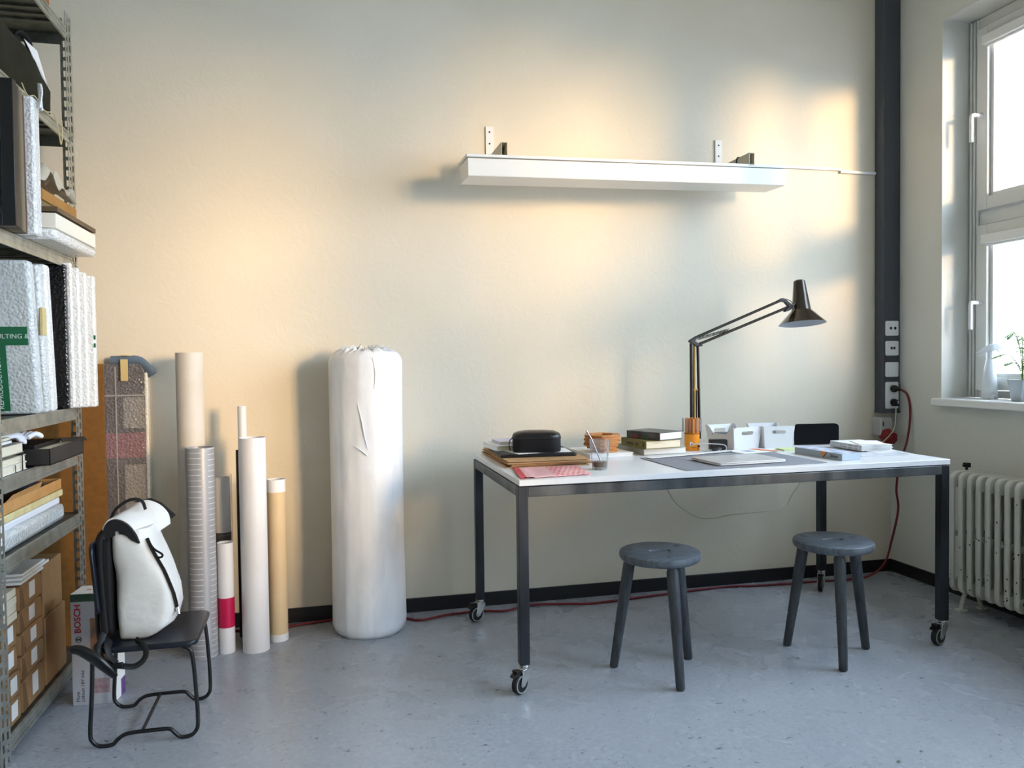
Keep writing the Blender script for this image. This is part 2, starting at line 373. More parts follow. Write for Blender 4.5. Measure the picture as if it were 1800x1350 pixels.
# plugs and cables
def plug(name, z, label, side):
    t = thing(name, label, 'plug', (SX, SF-.013, z))
    m = MB(); m.cyl((0, 0, 0), (0, -.022, 0), .0185, .0175, 20)
    if side: m.cyl((0, -.014, 0), (.034, -.016, -.004), .010, .007, 12)
    else: m.box(-.0155, .0155, -.03, -.005, -.02, .012)
    m.build('plug_body', M_BLACK, t, world=False, bevel=.003, smooth=40); return t
plug('power_plug', .993, 'black angled plug of the red cable in the power socket', True)
p2 = plug('power_plug', .921, 'black square plug of the pale cable in the power socket', False)
MB().box(.004, .010, -.0312, -.0295, -.006, .008).build('label_sticker', M_WHITE, p2, world=False)
red = smoothpath([(2.785, -.10, .987), (2.80, -.13, .955), (2.795, -.155, .86), (2.775, -.155, .72), (2.735, -.15, .60), (2.72, -.145, .47), (2.735, -.14, .36), (2.70, -.135, .20), (2.655, -.135, .08), (2.56, -.125, .016),
    (2.42, -.115, .008), (2.22, -.10, .007), (1.95, -.085, .007), (1.80, -.06, .007), (1.62, -.07, .007), (1.35, -.10, .007), (1.05, -.13, .007), (.92, -.11, .009), (.76, -.085, .010), (.62, -.13, .008), (.52, -.11, .009), (.36, -.115, .009), (.22, -.15, .007), (.13, -.075, .0065), (.0, -.021, .0065), (-.14, -.035, .0065), (-.28, -.06, .007), (-.42, -.09, .007), (-.62, -.07, .007)], 7)
tag(MB().tube(red, .0055, 8).build('power_cable', M_RED, smooth=60), 'red power cable running from the socket along the black baseboard', 'cable')
pale = smoothpath([(SX, -.105, .905), (2.735, -.12, .85), (2.69, -.15, .77), (2.55, -.165, .68), (2.42, -.17, .66), (2.30, -.165, .63), (2.18, -.16, .57), (2.10, -.16, .48), (2.06, -.16, .42), (1.98, -.17, .405), (1.86, -.17, .40), (1.74, -.17, .395), (1.66, -.17, .385), (1.56, -.18, .40), (1.44, -.21, .48), (1.38, -.24, .56), (1.33, -.26, .66), (1.31, -.27, .705)], 7)
tag(MB().tube(pale, .0027, 6).build('charger_cable', mat('pale_cable', 'c3c0a6', .5), smooth=60), 'thin pale charger cable hanging below the table', 'cable')

# ------------------------------------------------------------------ wall light on brackets
LX, LY, LZ, LL, LD, LH = .4304, -.3515, 1.9479, 1.5504, .17, .0772
wl = thing('wall_light', 'long white box-shaped lamp on two wall brackets, switched off', 'light', (LX, LY, LZ))
ML = Matrix.Translation((LX, LY, LZ)) @ Matrix.Rotation(.0355, 4, 'Z') @ Matrix.Rotation(-.023, 4, 'Y')
M_DIFF = mat('opal_diffuser', 'ecebe6', .25, sss=.3)
MB().box(0, LL, 0, LD, 0, LH, M=ML).build('diffuser', M_DIFF, wl, bevel=.003)
MB().box(-.004, LL+.006, -.004, LD+.004, LH+.003, LH+.016, M=ML).box(.02, LL-.02, .02, LD-.02, LH-.004, LH+.004, M=ML).build('back_plate', M_WHITE, wl, bevel=.002)
for (bx, xa, z0) in ((.60, .600, 2.052), (1.782, 1.79, 2.066)):
    p = MB().box(bx-.018, bx+.018, -.008, -.0005, z0-.02, 2.264).build('wall_plate', M_WHITE, wl, bevel=.001)
    for zz in (2.238, 2.184): MB().cyl((bx, -.0095, zz), (bx, -.006, zz), .004, n=10).build('screw', M_BLACK, p)
    ar = MB(); Y0, Y1 = -.31, -.008; t = .0025
    for (a0, a1, b0, b1) in ((xa-.014, xa-.014+t, z0, z0+.058), (xa+.014-t, xa+.014, z0, z0+.058), (xa-.014, xa+.014, z0, z0+t), (xa-.014, xa+.014, z0+.058-t, z0+.058)):
        ar.box(a0, a1, Y0, Y1, b0, b1)
    ar.build('bracket_arm', mat('bracket_paint', 'cfc8b2', .45), wl)
MB().tube(smoothpath([(1.77, -.20, 2.06), (1.773, -.20, 2.12), (1.79, -.20, 2.129), (1.807, -.20, 2.12), (1.808, -.20, 2.06)], 4), .003, 6).build('cable_tie', M_BLACK, wl)
MB().box(1.21, 1.235, -.20, -.16, 2.062, 2.078).build('cable_clip', M_BLACK, wl)
cdx = thing('cable_duct', 'thin white cable duct from the wall light to the trunking', 'cable duct', (2.34, -.006, 2.14))
MB().box(1.975, 2.487, -.012, -.0005, 2.142, 2.156).build('duct_section', M_WHITE, cdx, bevel=.002)
MB().box(2.485, 2.6995, -.015, -.0005, 2.130, 2.145).build('duct_section', M_WHITE, cdx, bevel=.002)

# ------------------------------------------------------------------ work table
TX0, TX1, TY0, TY1, TH = .4664, 2.2427, -1.0174, -.1963, .75
tb = thing('work_table', 'white topped work table on dark steel legs with castors', 'table', (TX0, TY0, 0))
MB().box(TX0+.004, TX1+.003, TY0-.001, TY1, TH-.021, TH).build('tabletop', mat('white_laminate', 'e4e4e4', .28), tb, bevel=.0015)
B = .036; zt = TH-.024; ZC = .100
m = MB()
m.box(TX0+B, TX1-B, TY0, TY0+B, zt-B, zt); m.box(TX0+B, TX1-B, TY1-B, TY1, zt-B, zt)
m.box(TX0, TX0+B, TY0+B, TY1-B, zt-B, zt); m.box(TX1-B, TX1, TY0+B, TY1-B, zt-B, zt)
m.build('frame', M_STEEL, tb, bevel=.002)
def caster(parent, x, y, ang):
    M = Matrix.Translation((x, y, 0)) @ Matrix.Rotation(ang, 4, 'Z')
    m = MB(); m.cyl((0, 0, ZC-.004), (0, 0, ZC), .019, n=20, M=M); m.cyl((0, 0, ZC-.016), (0, 0, ZC-.004), .017, .0185, n=20, M=M)
    poly = [(.014, .086), (.020, .075), (-.012, .030), (-.026, .026), (-.034, .036), (-.030, .052), (-.022, .086)]
    for s in (-1, 1): m.prism(poly, s*.0155-.0015, s*.0155+.0015, 'y', M=M)
    m.box(-.022, .014, -.017, .017, .082, .087, M=M)
    c = m.build('caster', M_CHROME, parent, bevel=.0012, smooth=40)
    w_ = MB(); r = .0365
    w_.lathe([(.012, -.011), (r-.006, -.0115), (r-.001, -.008), (r, 0), (r-.001, .008), (r-.006, .0115), (.012, .011)], 32, caps=True, M=M @ Matrix.Translation((-.022, 0, r)) @ Matrix.Rotation(R(90), 4, 'X'))
    w_.build('wheel', M_RUBBER, c, smooth=50)
    MB().lathe([(r-.009, -.0126), (r-.0055, -.0126), (r-.0055, .0126), (r-.009, .0126), (r-.009, -.0126)], 32, M=M @ Matrix.Translation((-.022, 0, r)) @ Matrix.Rotation(R(90), 4, 'X')).build('wheel_ring', mat('grey_ring', 'a5a6a5', .4), c, smooth=40)
    MB().cyl((-.022, -.019, r), (-.022, .019, r), .005, n=12, M=M).build('axle', M_CHROME, c)
    b = MB(); b.prism([(-.020, .078), (-.062, .066), (-.064, .072), (-.048, .082), (-.056, .091), (-.030, .089)], -.012, .012, 'y', M=M); b.build('brake_pedal', M_BLACK, c, bevel=.002)
    return c
for (x, y, a) in ((TX0+B/2, TY0+B/2, R(35)), (TX1-B/2, TY0+B/2, R(15)), (TX0+B/2, TY1-B/2, R(25)), (TX1-B/2, TY1-B/2, R(48))):
    MB().box(x-B/2, x+B/2, y-B/2, y+B/2, ZC, zt).build('leg', M_DSTEEL, tb, bevel=.002)
    caster(tb, x, y, a)

# ------------------------------------------------------------------ stools
def make_stool(loc, rz, label, legs, leg_r=.0175, rs=.150, h=.455):
    st = thing('stool', label, 'stool', loc, 0, 'three-legged wooden stools at the table')
    zs0, zs1 = h-.033, h
    n = 48; Mr = Matrix.Rotation(rz, 4, 'Z')
    # seat: ring between rim and slot
    def slot(k):
        a = 2*PI*k/n; c, s_ = math.cos(a), math.sin(a); hw, r = .024, .0155
        return (c*r+(hw if c > 0 else -hw)*min(1, abs(c)*3), s_*r)
    prof = [(.0, None, zs1), (1, rs-.008, zs1), (1, rs-.002, zs1-.004), (1, rs, zs1-.012), (1, rs-.001, zs0+.012), (1, rs-.006, zs0+.004), (1, rs-.014, zs0)]
    rings = []
    sl_t = [(*slot(k), zs1-.001) for k in range(n)]; sl_b = [(*slot(k), zs0) for k in range(n)]
    rings.append(sl_b); rings.append([(x, y, zs1-.004) for x, y, z in sl_b]); rings.append([(x*1.06, y*1.12, zs1) for x, y, z in sl_t])
    for fl, r, z in prof[1:]: rings.append([(r*math.cos(2*PI*k/n), r*math.sin(2*PI*k/n), z) for k in range(n)])
    rings.append(sl_b)
    m = MB(); m.loft(rings, True, False, M=Mr)
    seat = m.build('seat', M_STOOL, st, smooth=35, world=False)
    for (bx, by, tx, ty) in legs:
        d = Vector((tx-bx, ty-by, zs0+.012))
        l = MB(); p0 = Vector((bx, by, 0)); p1 = Vector((tx, ty, zs0+.010))
        k = [(0, .012), (.012, .0160), (.30, .0180), (.75, .0215), (.93, .0218), (.955, .0185), (1.0, .0185)]
        rg = []
        u_ = d.normalized(); a_ = u_.orthogonal().normalized(); b_ = u_.cross(a_)
        for t, r in k:
            c = p0.lerp(p1, t); ring = []
            for q in range(16):
                v = c+a_*r*math.cos(2*PI*q/16)+b_*r*math.sin(2*PI*q/16)
                if t == 0: v.z = 0
                ring.append(tuple(v))
            rg.append(ring)
        l.loft(rg); l.build('leg', M_STOOLL, st, smooth=45, world=False)
        tp = p0+d*1.0*(h+.0)/ (zs0+.012)
        MB().cyl((tp.x, tp.y, zs1-.004), (tp.x, tp.y, zs1+.002), .0145, n=20).build('tenon', M_STOOL, st, bevel=.001, world=False, smooth=40)
    return st
c1 = (1.018, -.962, 0); c2 = (1.735, -.985, 0)
def legs_of(c, pts, f=.62): return [(x-c[0], y-c[1], (x-c[0])*f, (y-c[1])*f) for x, y in pts]
make_stool(c1, R(-8), 'grey stained stool in front of the table middle, farther from the radiator', legs_of(c1, [(.867, -.872), (1.017, -1.132), (1.175, -.872)]))
make_stool(c2, R(-12), 'grey stained stool in front of the table end, closer to the radiator', legs_of(c2, [(1.622, -.845), (1.672, -1.132), (1.900, -.962)]))

# ------------------------------------------------------------------ radiator
RX0, RX1 = 2.600, 2.765; RZ0, RZ1 = .082, .636
rad = thing('radiator', 'old white cast iron column radiator below the window', 'radiator', (2.68, -1.1, 0))
M_RAD = mat('radiator_enamel', 'd3d2c8', .35, c2='c8c6bb', nscale=6)
sec = MB(); T = .0125
def rounded_cap(zlo, zhi, top):
    r = .034; pts = []
    if top:
        pts = [(RX0, zlo)]+[(RX0+r-r*math.cos(R(a)), zhi-r+r*math.sin(R(a))) for a in (0, 22, 45, 67, 90)]+[(RX1-r+r*math.sin(R(a)), zhi-r+r*math.cos(R(a))) for a in (0, 22, 45, 67, 90)]+[(RX1, zlo)]
    else:
        pts = [(RX0, zhi)]+[(RX0+r-r*math.cos(R(a)), zlo+r-r*math.sin(R(a))) for a in (0, 22, 45, 67, 90)]+[(RX1-r+r*math.sin(R(a)), zlo+r-r*math.cos(R(a))) for a in (0, 22, 45, 67, 90)]+[(RX1, zhi)]
    return pts
sec.prism(rounded_cap(RZ1-.075, RZ1, True), -T, T, 'y'); sec.prism(rounded_cap(RZ0, RZ0+.062, False), -T, T, 'y')
for (a, b) in ((RX0, RX0+.017), (RX0+.058, RX0+.078), (RX0+.098, RX0+.114), (RX1-.020, RX1)): sec.box(a, b, -T, T, RZ0+.05, RZ1-.06)
sec.box(RX0+.02, RX1-.02, -T*.6, T*.6, .335, .365)
secm = None
for k in range(23):
    y = -.640-.0495*k
    if secm is None:
        o = sec.build('section', M_RAD, rad, bevel=.0075, smooth=50, seg=3, world=False)
        secm = o
    else:
        o = secm.copy(); COL.objects.link(o)
    o.parent = rad; o.matrix_parent_inverse = Matrix.Identity(4); o.location = (-2.68, y+1.1, 0)
for z in (RZ0+.035, RZ1-.04): MB().cyl((2.683, -.63, z), (2.683, -1.74, z), .022, n=16).build('connector_pipe', M_RAD, rad)
for y in (-.675, -1.65):
    f = MB(); f.tube(smoothpath([(2.625, y, .006), (2.635, y, .05), (2.655, y, .085), (2.70, y, .09), (2.722, y, .05), (2.737, y, .006)], 3), .010, 8); f.box(2.605, 2.645, y-.016, y+.016, 0, .009); f.box(2.72, 2.755, y-.016, y+.016, 0, .009)
    f.build('foot', M_RAD, rad, smooth=50)
v = MB(); v.cyl((2.70, -.625, .62), (2.70, -.625, .655), .006, n=10); v.box(2.690, 2.712, -.637, -.613, .648, .668); v.box(2.680, 2.692, -.63, -.62, .652, .660); v.build('air_valve', M_BLACK, rad)
chips = MB(); rnd = random.Random(3)
for k in range(46):
    y = -.640-.0495*rnd.randint(0, 9)+rnd.uniform(-.012, .012); z = RZ0+.03+abs(rnd.gauss(0, .16)); r = rnd.uniform(.0015, .004)
    if z > RZ1-.08: continue
    pts = [(y+r*rnd.uniform(.5, 1.2)*math.cos(2*PI*i/6), z+r*1.5*rnd.uniform(.5, 1.2)*math.sin(2*PI*i/6)) for i in range(6)]
    chips.prism(pts, RX0-.0006, RX0+.002, 'x')
ch = chips.build('paint_chips', mat('chipped_iron', '3a322c', .8), rad); ch['kind'] = 'stuff'

# ------------------------------------------------------------------ items on the window sill
sp = thing('spray_bottle', 'translucent white plastic spray bottle on the window sill', 'bottle', (2.905, -.545, ZS))
M_FROST = mat('frosted_plastic', 'eef1f4', .3, trans=.45, alpha=1, ior=1.2)
b = MB(); b.lathe([(.0, .0), (.034, .0), (.037, .006), (.037, .02), (.030, .10), (.023, .155), (.017, .185), (.0145, .195), (.0145, .205)], 24); b.build('bottle', M_FROST, sp, smooth=40, world=False)
MB().cyl((0, 0, .2), (0, 0, .226), .0165, .015, 16).build('collar', M_FROST, sp, smooth=40, world=False)
Ms = Matrix.Rotation(R(118), 4, 'Z')
h = MB(); h.loft([[(x, yy, z) for (yy, z) in ((-w_, z0), (w_, z0), (w_*.8, z1), (-w_*.8, z1))] for (x, w_, z0, z1) in ((.058, .005, .212, .222), (.03, .011, .222, .244), (0, .014, .224, .262), (-.035, .012, .236, .266), (-.06, .008, .232, .246))], M=Ms); h.build('spray_head', M_FROST, sp, bevel=.004, world=False)
MB().tube(smoothpath([(-.028, 0, .24), (-.042, 0, .218), (-.047, 0, .19), (-.06, 0, .176)], 4), .0055, 8, flat=.6, M=Ms).build('trigger', M_FROST, sp, smooth=60, world=False)
MB().tube([(0, 0, .19), (-.006, 0, .08), (.012, 0, .012)], .0025, 6).build('dip_tube', M_WHITEP, sp, smooth=60, world=False)
pp = thing('potted_palm', 'small parlour palm in a galvanised pot on the window sill', 'plant', (2.885, -.745, ZS))
m = MB(); m.loft([[(a*s, b_*s, z) for a, b_ in rrect(2, 2, .45, 4)] for s, z in ((.034, 0), (.036, .004), (.047, .092), (.049, .094), (.049, .098), (.044, .098), (.042, .08))], True, False); m.prism([(a*.034, b_*.034) for a, b_ in rrect(2, 2, .45, 4)], .0, .003)
m.build('pot', mat('zinc_pot', 'a9b0b4', .35, .7), pp, smooth=40, world=False)
MB().prism([(a*.043, b_*.043) for a, b_ in rrect(2, 2, .45, 4)], .07, .082).build('soil', mat('soil', '2c2118', .95), pp, world=False)
rnd = random.Random(5); M_LEAF = mat('palm_green', '3f6a22', .45, c2='6f9a35', nscale=30)
for k in range(11):
    a = 2*PI*k/11+rnd.uniform(-.25, .25); hgt = rnd.uniform(.10, .25); out = rnd.uniform(.06, .15)
    if -1.0 < math.cos(a)*1 and math.cos(a) > .55: out *= .5
    path = smoothpath([(0, 0, .075), (out*.12*math.cos(a), out*.12*math.sin(a), .075+hgt*.6), (out*.5*math.cos(a), out*.5*math.sin(a), .075+hgt), (out*math.cos(a), out*math.sin(a), .075+hgt*.92)], 6)
    MB().tube(path, .0014, 5).build('stem', mat('palm_stem', '6d8a3c', .5), pp, world=False, smooth=60)
    fr = MB(); nn = len(path)
    for i in range(nn//3, nn):
        p = path[i]; t = (path[min(i+1, nn-1)]-path[i-1]).normalized(); sd_ = t.cross(Vector((0, 0, 1))).normalized()
        for s in (-1, 1):
            L_ = .045*(1-.45*abs((i-nn*.62)/(nn*.4))); d = (sd_*s*.85+t*.55+Vector((0, 0, -.25))).normalized(); wv = d.cross(Vector((0, 0, 1))).normalized()*.0042
            fr.add([tuple(p), tuple(p+d*L_*.45+wv), tuple(p+d*L_), tuple(p+d*L_*.45-wv)], [(0, 1, 2, 3)])
    fr.build('frond', M_LEAF, pp, world=False, solid=.0006)

# ------------------------------------------------------------------ cardboard tubes and rolls standing by the wall
def card_tube(name, label, cx, cy, r, h, mats, bands, wall=.004, lean=(0, 0), n=40, group='tubes and rolls standing against the wall', inner=None):
    """bands: list of (z0, z1, material index); lean: top offset"""
    t = thing(name, label, 'tube', (cx, cy, 0), 0, group)
    def at(z, rr, k): return (lean[0]*z/h+rr*math.cos(2*PI*k/n), lean[1]*z/h+rr*math.sin(2*PI*k/n), z)
    nm = ('shell', 'sleeve', 'end_band', 'wrap')
    for i, (z0, z1, mi, nme) in enumerate(bands):
        ro = r+(.0008 if nme != 'shell' and len(bands) > 1 else 0)
        rg = [[at(z, rr, k) for k in range(n)] for z, rr in ((z0, r-wall), (z0, ro), (z1, ro), (z1, r-wall), (z0, r-wall))]
        MB().loft(rg, True, False).build(nme, mats[mi], t, smooth=40, world=False)
    return t
M_TUBEW = mat('white_tube', 'e0e0e2', .45, c2='d8d8da', nscale=5)
M_TUBEC = mat('cream_tube', 'd3cbc0', .55, c2='cbc2b5', nscale=8)
M_TUBEB = mat('beige_tube', 'd8c09a', .55, c2='d2b991', nscale=8)
M_CORE = mat('tube_core', 'a8845c', .8)
M_MAG = mat('magenta_band', 'b8104a', .4)
def tick_material(name, base, tick, metal, rough, rows=36, cols=3, w_=.62, thick=.10):
    m = bpy.data.materials.new(name); m.use_nodes = True; nt = m.node_tree; N = nt.nodes; L = nt.links; b = N['Principled BSDF']
    b.inputs['Roughness'].default_value = rough; b.inputs['Metallic'].default_value = metal
    tc = N.new('ShaderNodeTexCoord'); sx = N.new('ShaderNodeSeparateXYZ'); L.new(tc.outputs['Object'], sx.inputs[0])
    def mth(op, a, bb=None, c=None):
        x = N.new('ShaderNodeMath'); x.operation = op
        for i, vv in enumerate((a, bb, c)):
            if vv is None: continue
            if isinstance(vv, (int, float)): x.inputs[i].default_value = vv
            else: L.new(vv, x.inputs[i])
        return x.outputs[0]
    an = mth('ARCTAN2', sx.outputs[1], sx.outputs[0]); u = mth('FRACT', mth('MULTIPLY', mth('ADD', an, 4.0), cols/(2*PI)))
    seg = mth('FLOOR', mth('MULTIPLY', mth('ADD', an, 4.0), cols/(2*PI)))
    nz = N.new('ShaderNodeTexNoise'); nz.inputs['Scale'].default_value = 140; L.new(tc.outputs['Object'], nz.inputs['Vector'])
    zz = mth('ADD', mth('MULTIPLY', sx.outputs[2], rows), mth('ADD', mth('MULTIPLY', seg, .37), mth('MULTIPLY', nz.outputs['Fac'], .10)))
    f1 = mth('LESS_THAN', mth('FRACT', zz), thick); f2 = mth('LESS_THAN', u, w_)
    k = mth('MULTIPLY', f1, f2)
    mx = N.new('ShaderNodeMix'); mx.data_type = 'RGBA'; L.new(k, mx.inputs[0]); mx.inputs[6].default_value = lin(base); mx.inputs[7].default_value = lin(tick); L.new(mx.outputs[2], b.inputs['Base Color'])
    L.new(mth('MULTIPLY', mth('SUBTRACT', 1, k), metal), b.inputs['Metallic'])
    MATS[name] = m; return m
M_TICK = tick_material('silver_foil_print', 'a9aaae', 'e6e6e6', .35, .33, 46, 4, .68, .09)
M_TICKD = tick_material('dark_foil_print', '4a4c4e', '8a8b8c', .2, .4, 46, 3, .7, .10)
card_tube('cardboard_tube', 'tallest cream cardboard tube standing at the wall behind the silver roll', -.716, -.182, .0535, 1.214, [M_TUBEC], [(0, 1.214, 0, 'shell')])
card_tube('foil_roll', 'silver roll printed with rows of short white dashes', -.664, -.324, .054, .836, [M_TICK, M_TUBEW], [(0, .836, 0, 'shell')])
t_ = card_tube('film_roll', 'white roll with a dark printed lower half behind the small pink banded tube', -.603, -.155, .033, .69, [M_TUBEW, M_TICKD], [(.46, .69, 0, 'shell'), (0, .46, 1, 'wrap')])
MB().lathe([(.0345, .40), (.0345, .70)], 40, c=(.004, 0, 0)).build('clear_film', glass_mat('clear_film', (.97, .97, .97), .05, .1, .10), t_, smooth=60, world=False)
card_tube('poster_tube', 'short white tube with a magenta band', -.579, -.305, .0315, .446, [M_TUBEW, M_MAG, M_CORE], [(0, .446, 0, 'shell'), (.105, .225, 1, 'wrap')], wall=.0045)
card_tube('slim_tube', 'slim white tube rising behind the wide white tube', -.512, -.212, .0175, .99, [M_TUBEW], [(0, .99, 0, 'shell')], n=28)
card_tube('slim_tube', 'slim black tube half hidden behind the wide white tube', -.532, -.135, .0155, .80, [mat('black_tube', '26241f', .5)], [(0, .80, 0, 'shell')], n=28)
card_tube('cardboard_tube', 'wide white cardboard tube between the magenta banded and the beige tube', -.466, -.31, .0525, .867, [M_TUBEW], [(0, .867, 0, 'shell')], wall=.003)
card_tube('cardboard_tube', 'beige cardboard tube with white bands at both ends', -.382, -.214, .038, .68, [M_TUBEB, M_WHITEP], [(.03, .628, 0, 'shell'), (.628, .68, 1, 'end_band'), (0, .03, 1, 'end_band')])

# bubble wrap roll in a plastic bag
br = thing('bubble_wrap_roll', 'tall roll of bubble wrap bagged in crinkled white plastic', 'roll', (-.002, -.188, 0))
N_ = 110; rows = 70; H_ = 1.205; rg = []
for i in range(rows+1):
    t = i/rows; z = H_*t; ring = []
    for k in range(N_):
        a = 2*PI*k/N_; ca, sa = math.cos(a), math.sin(a)
        q = Vector((ca*3.2, sa*3.2, z*1.1)); wr = noise.noise(q)*.004+noise.noise(Vector((ca*7, sa*7, z*2.2+7)))*.0012+noise.noise(Vector((ca*16, sa*16, z*2)))*.0005
        r = .158+wr-.004*math.sin(PI*t)
        if t < .04: r -= .02*(1-t/.04)**2
        if t > .965: r -= .018*((t-.965)/.035)**2
        ring.append((r*ca, r*sa, max(0, z)))
    rg.append(ring)
for j, (fr, dz) in enumerate(((.85, .006), (.62, .010), (.36, .008), (.12, .004))):
    ring = []
    for k in range(N_):
        a = 2*PI*k/N_; ca, sa = math.cos(a), math.sin(a)
        cr = abs(noise.noise(Vector((ca*5+j, sa*5, 3.3*fr))))*.055*math.sin(PI*fr)+.012*abs(noise.noise(Vector((ca*16, sa*16, fr*6))))
        ring.append((.14*fr*ca, .14*fr*sa, H_+dz+cr-.004))
    rg.append(ring)
M_BAG = mat('bubble_bag_plastic', 'eef0f2', .32, c2='e2e5ea', nscale=7, bump=.12, bscale=9, bdist=.012, sss=.4, stretch=(2, 2, .7), dist=.6, coat=.2)
MB().loft(rg).build('plastic_bag', M_BAG, br, smooth=60, world=False)
# knotted crumple of the bag mouth
cm = MB(); rnd = random.Random(11)
for k in range(13):
    a = rnd.uniform(0, 2*PI); l = rnd.uniform(.03, .07); c = Vector((.03+.02*math.cos(a), -.06+.03*math.sin(a), H_-.004))
    d = Vector((math.cos(a)*.8, math.sin(a)*.8, rnd.uniform(.25, .7))).normalized(); s_ = d.cross(Vector((0, 0, 1))).normalized()*rnd.uniform(.012, .026)
    p1 = c+d*l*.5+Vector((0, 0, .010)); p2 = c+d*l+Vector((0, 0, -.004))
    cm.add([tuple(c-s_*.3), tuple(c+s_*.3), tuple(p1+s_), tuple(p1-s_), tuple(p2+s_*.6), tuple(p2-s_*.6)], [(0, 1, 2, 3), (3, 2, 4, 5)])
cm.build('bag_mouth', M_BAG, br, smooth=60, world=False, solid=.0015, sub=1)
# sharp fold running down the bag
for pts in ([(-.045, 0, 1.0), (-.03, 0, .93), (-.018, 0, .86), (-.004, 0, .80)], [(-.06, 0, .82), (-.02, 0, .79), (-.006, 0, .775)], [(.02, 0, 1.19), (.03, 0, 1.12), (.025, 0, 1.05)]):
    P = []
    for x, _, z in smoothpath(pts, 5):
        P.append((x, -math.sqrt(max(0, .158**2-x*x))-.001, z))
    MB().tube(P, [.0005+.004*math.sin(PI*i/(len(P)-1)) for i in range(len(P))], 6, flat=.6).build('fold', M_BAG, br, smooth=70, world=False)

# ------------------------------------------------------------------ board and wrapped panel behind the shelf
MB_ = MB().box(-1.72, -1.068, -.072, -.060, .0, 1.172, M=Matrix.Rotation(0, 4, 'X'))
tag(MB_.build('hardboard_sheet', M_MDF, bevel=.001), 'brown hardboard sheet standing against the wall behind the shelf', 'board')
def bubble_mat(name, c1_, c2_, rough=.25, scale=95, bump=.7, spec=.8):
    m = bpy.data.materials.new(name); m.use_nodes = True; nt = m.node_tree; N = nt.nodes; L = nt.links; b = N['Principled BSDF']
    tc = N.new('ShaderNodeTexCoord'); vo = N.new('ShaderNodeTexVoronoi'); vo.inputs['Scale'].default_value = scale; vo.inputs['Randomness'].default_value = .9; L.new(tc.outputs['Object'], vo.inputs['Vector'])
    n = N.new('ShaderNodeTexNoise'); n.inputs['Scale'].default_value = 16; n.inputs['Detail'].default_value = 6; L.new(tc.outputs['Object'], n.inputs['Vector'])
    ad = N.new('ShaderNodeMath'); ad.operation = 'MULTIPLY'; L.new(vo.outputs['Distance'], ad.inputs[0]); L.new(n.outputs['Fac'], ad.inputs[1])
    rp = N.new('ShaderNodeValToRGB'); rp.color_ramp.elements[0].position = .08; rp.color_ramp.elements[1].position = .42; rp.color_ramp.elements[0].color = lin(c1_); rp.color_ramp.elements[1].color = lin(c2_)
    L.new(ad.outputs[0], rp.inputs[0]); L.new(rp.outputs[0], b.inputs['Base Color'])
    b.inputs['Roughness'].default_value = rough; b.inputs['Specular IOR Level'].default_value = spec
    bp = N.new('ShaderNodeBump'); bp.inputs['Strength'].default_value = bump; bp.inputs['Distance'].default_value = .004; bp.invert = True
    L.new(vo.outputs['Distance'], bp.inputs['Height']); L.new(bp.outputs[0], b.inputs['Normal']); MATS[name] = m
    return m
M_BUB = bubble_mat('bubble_wrap', 'e6e6e3', 'efefec', .12, 110, .8)
M_BUBG = bubble_mat('bubble_wrap_grey', 'ccd0cf', 'dcdfdd', .12, 100, .8)
M_BUBD = bubble_mat('bubble_wrap_on_dark', '68666c', '76747a', .10, scale=100, bump=1.0)
M_BUBR = bubble_mat('bubble_wrap_on_red', '8a6a74', '987a82', .10, scale=100, bump=1.0)
M_BUBL = bubble_mat('bubble_wrap_on_grey', '8f8e91', '9c9b9d', .10, scale=100, bump=1.0)
M_BUBK = bubble_mat('bubble_wrap_on_black', '0d0f12', '1e2126', .12, scale=100, bump=.7)
M_MASK = mat('masking_tape', 'd2bd86', .7)
wp = thing('wrapped_picture', 'bubble-wrapped grey panel with blue foam corner beside the hardboard sheet', 'panel', (-.99, -.035, 0))
MB().box(-1.10, -.915, -.050, -.012, 0, 1.172).build('panel', M_BUBD, wp, bevel=.006)
MB().box(-1.100, -.916, -.0515, -.049, .775, .88).build('red_stripe', M_BUBR, wp)
MB().box(-1.00, -.917, -.0512, -.049, .30, .745).box(-1.0, -.917, -.0512, -.049, .90, 1.03).build('grey_print', M_BUBL, wp)
MB().box(-1.03, -1.026, -.054, -.050, 0, 1.16).box(-1.10, -.915, -.054, -.050, 1.035, 1.041).build('wrap_seam', mat('wrap_seam', 'a8a6a8', .3), wp)
MB().box(-.917, -.903, -.052, -.010, 0, 1.135).build('wrap_edge', M_BUB, wp, bevel=.005)
fm = MB(); fm.tube([(-1.045, -.032, 1.180), (-.955, -.032, 1.180)], .030, 12, flat=.62); fm.tube(smoothpath([(-.962, -.032, 1.182), (-.935, -.032, 1.176), (-.905, -.032, 1.145), (-.888, -.032, 1.122)], 3), .030, 12, flat=.62)
fm.build('foam_corner', mat('blue_foam', '5e7287', .85), wp, smooth=50)
MB().box(-1.003, -.975, -.0685, -.0655, 1.10, 1.19).box(-1.003, -.975, -.066, 0, 1.205, 1.208).build('masking_tape', M_MASK, wp)

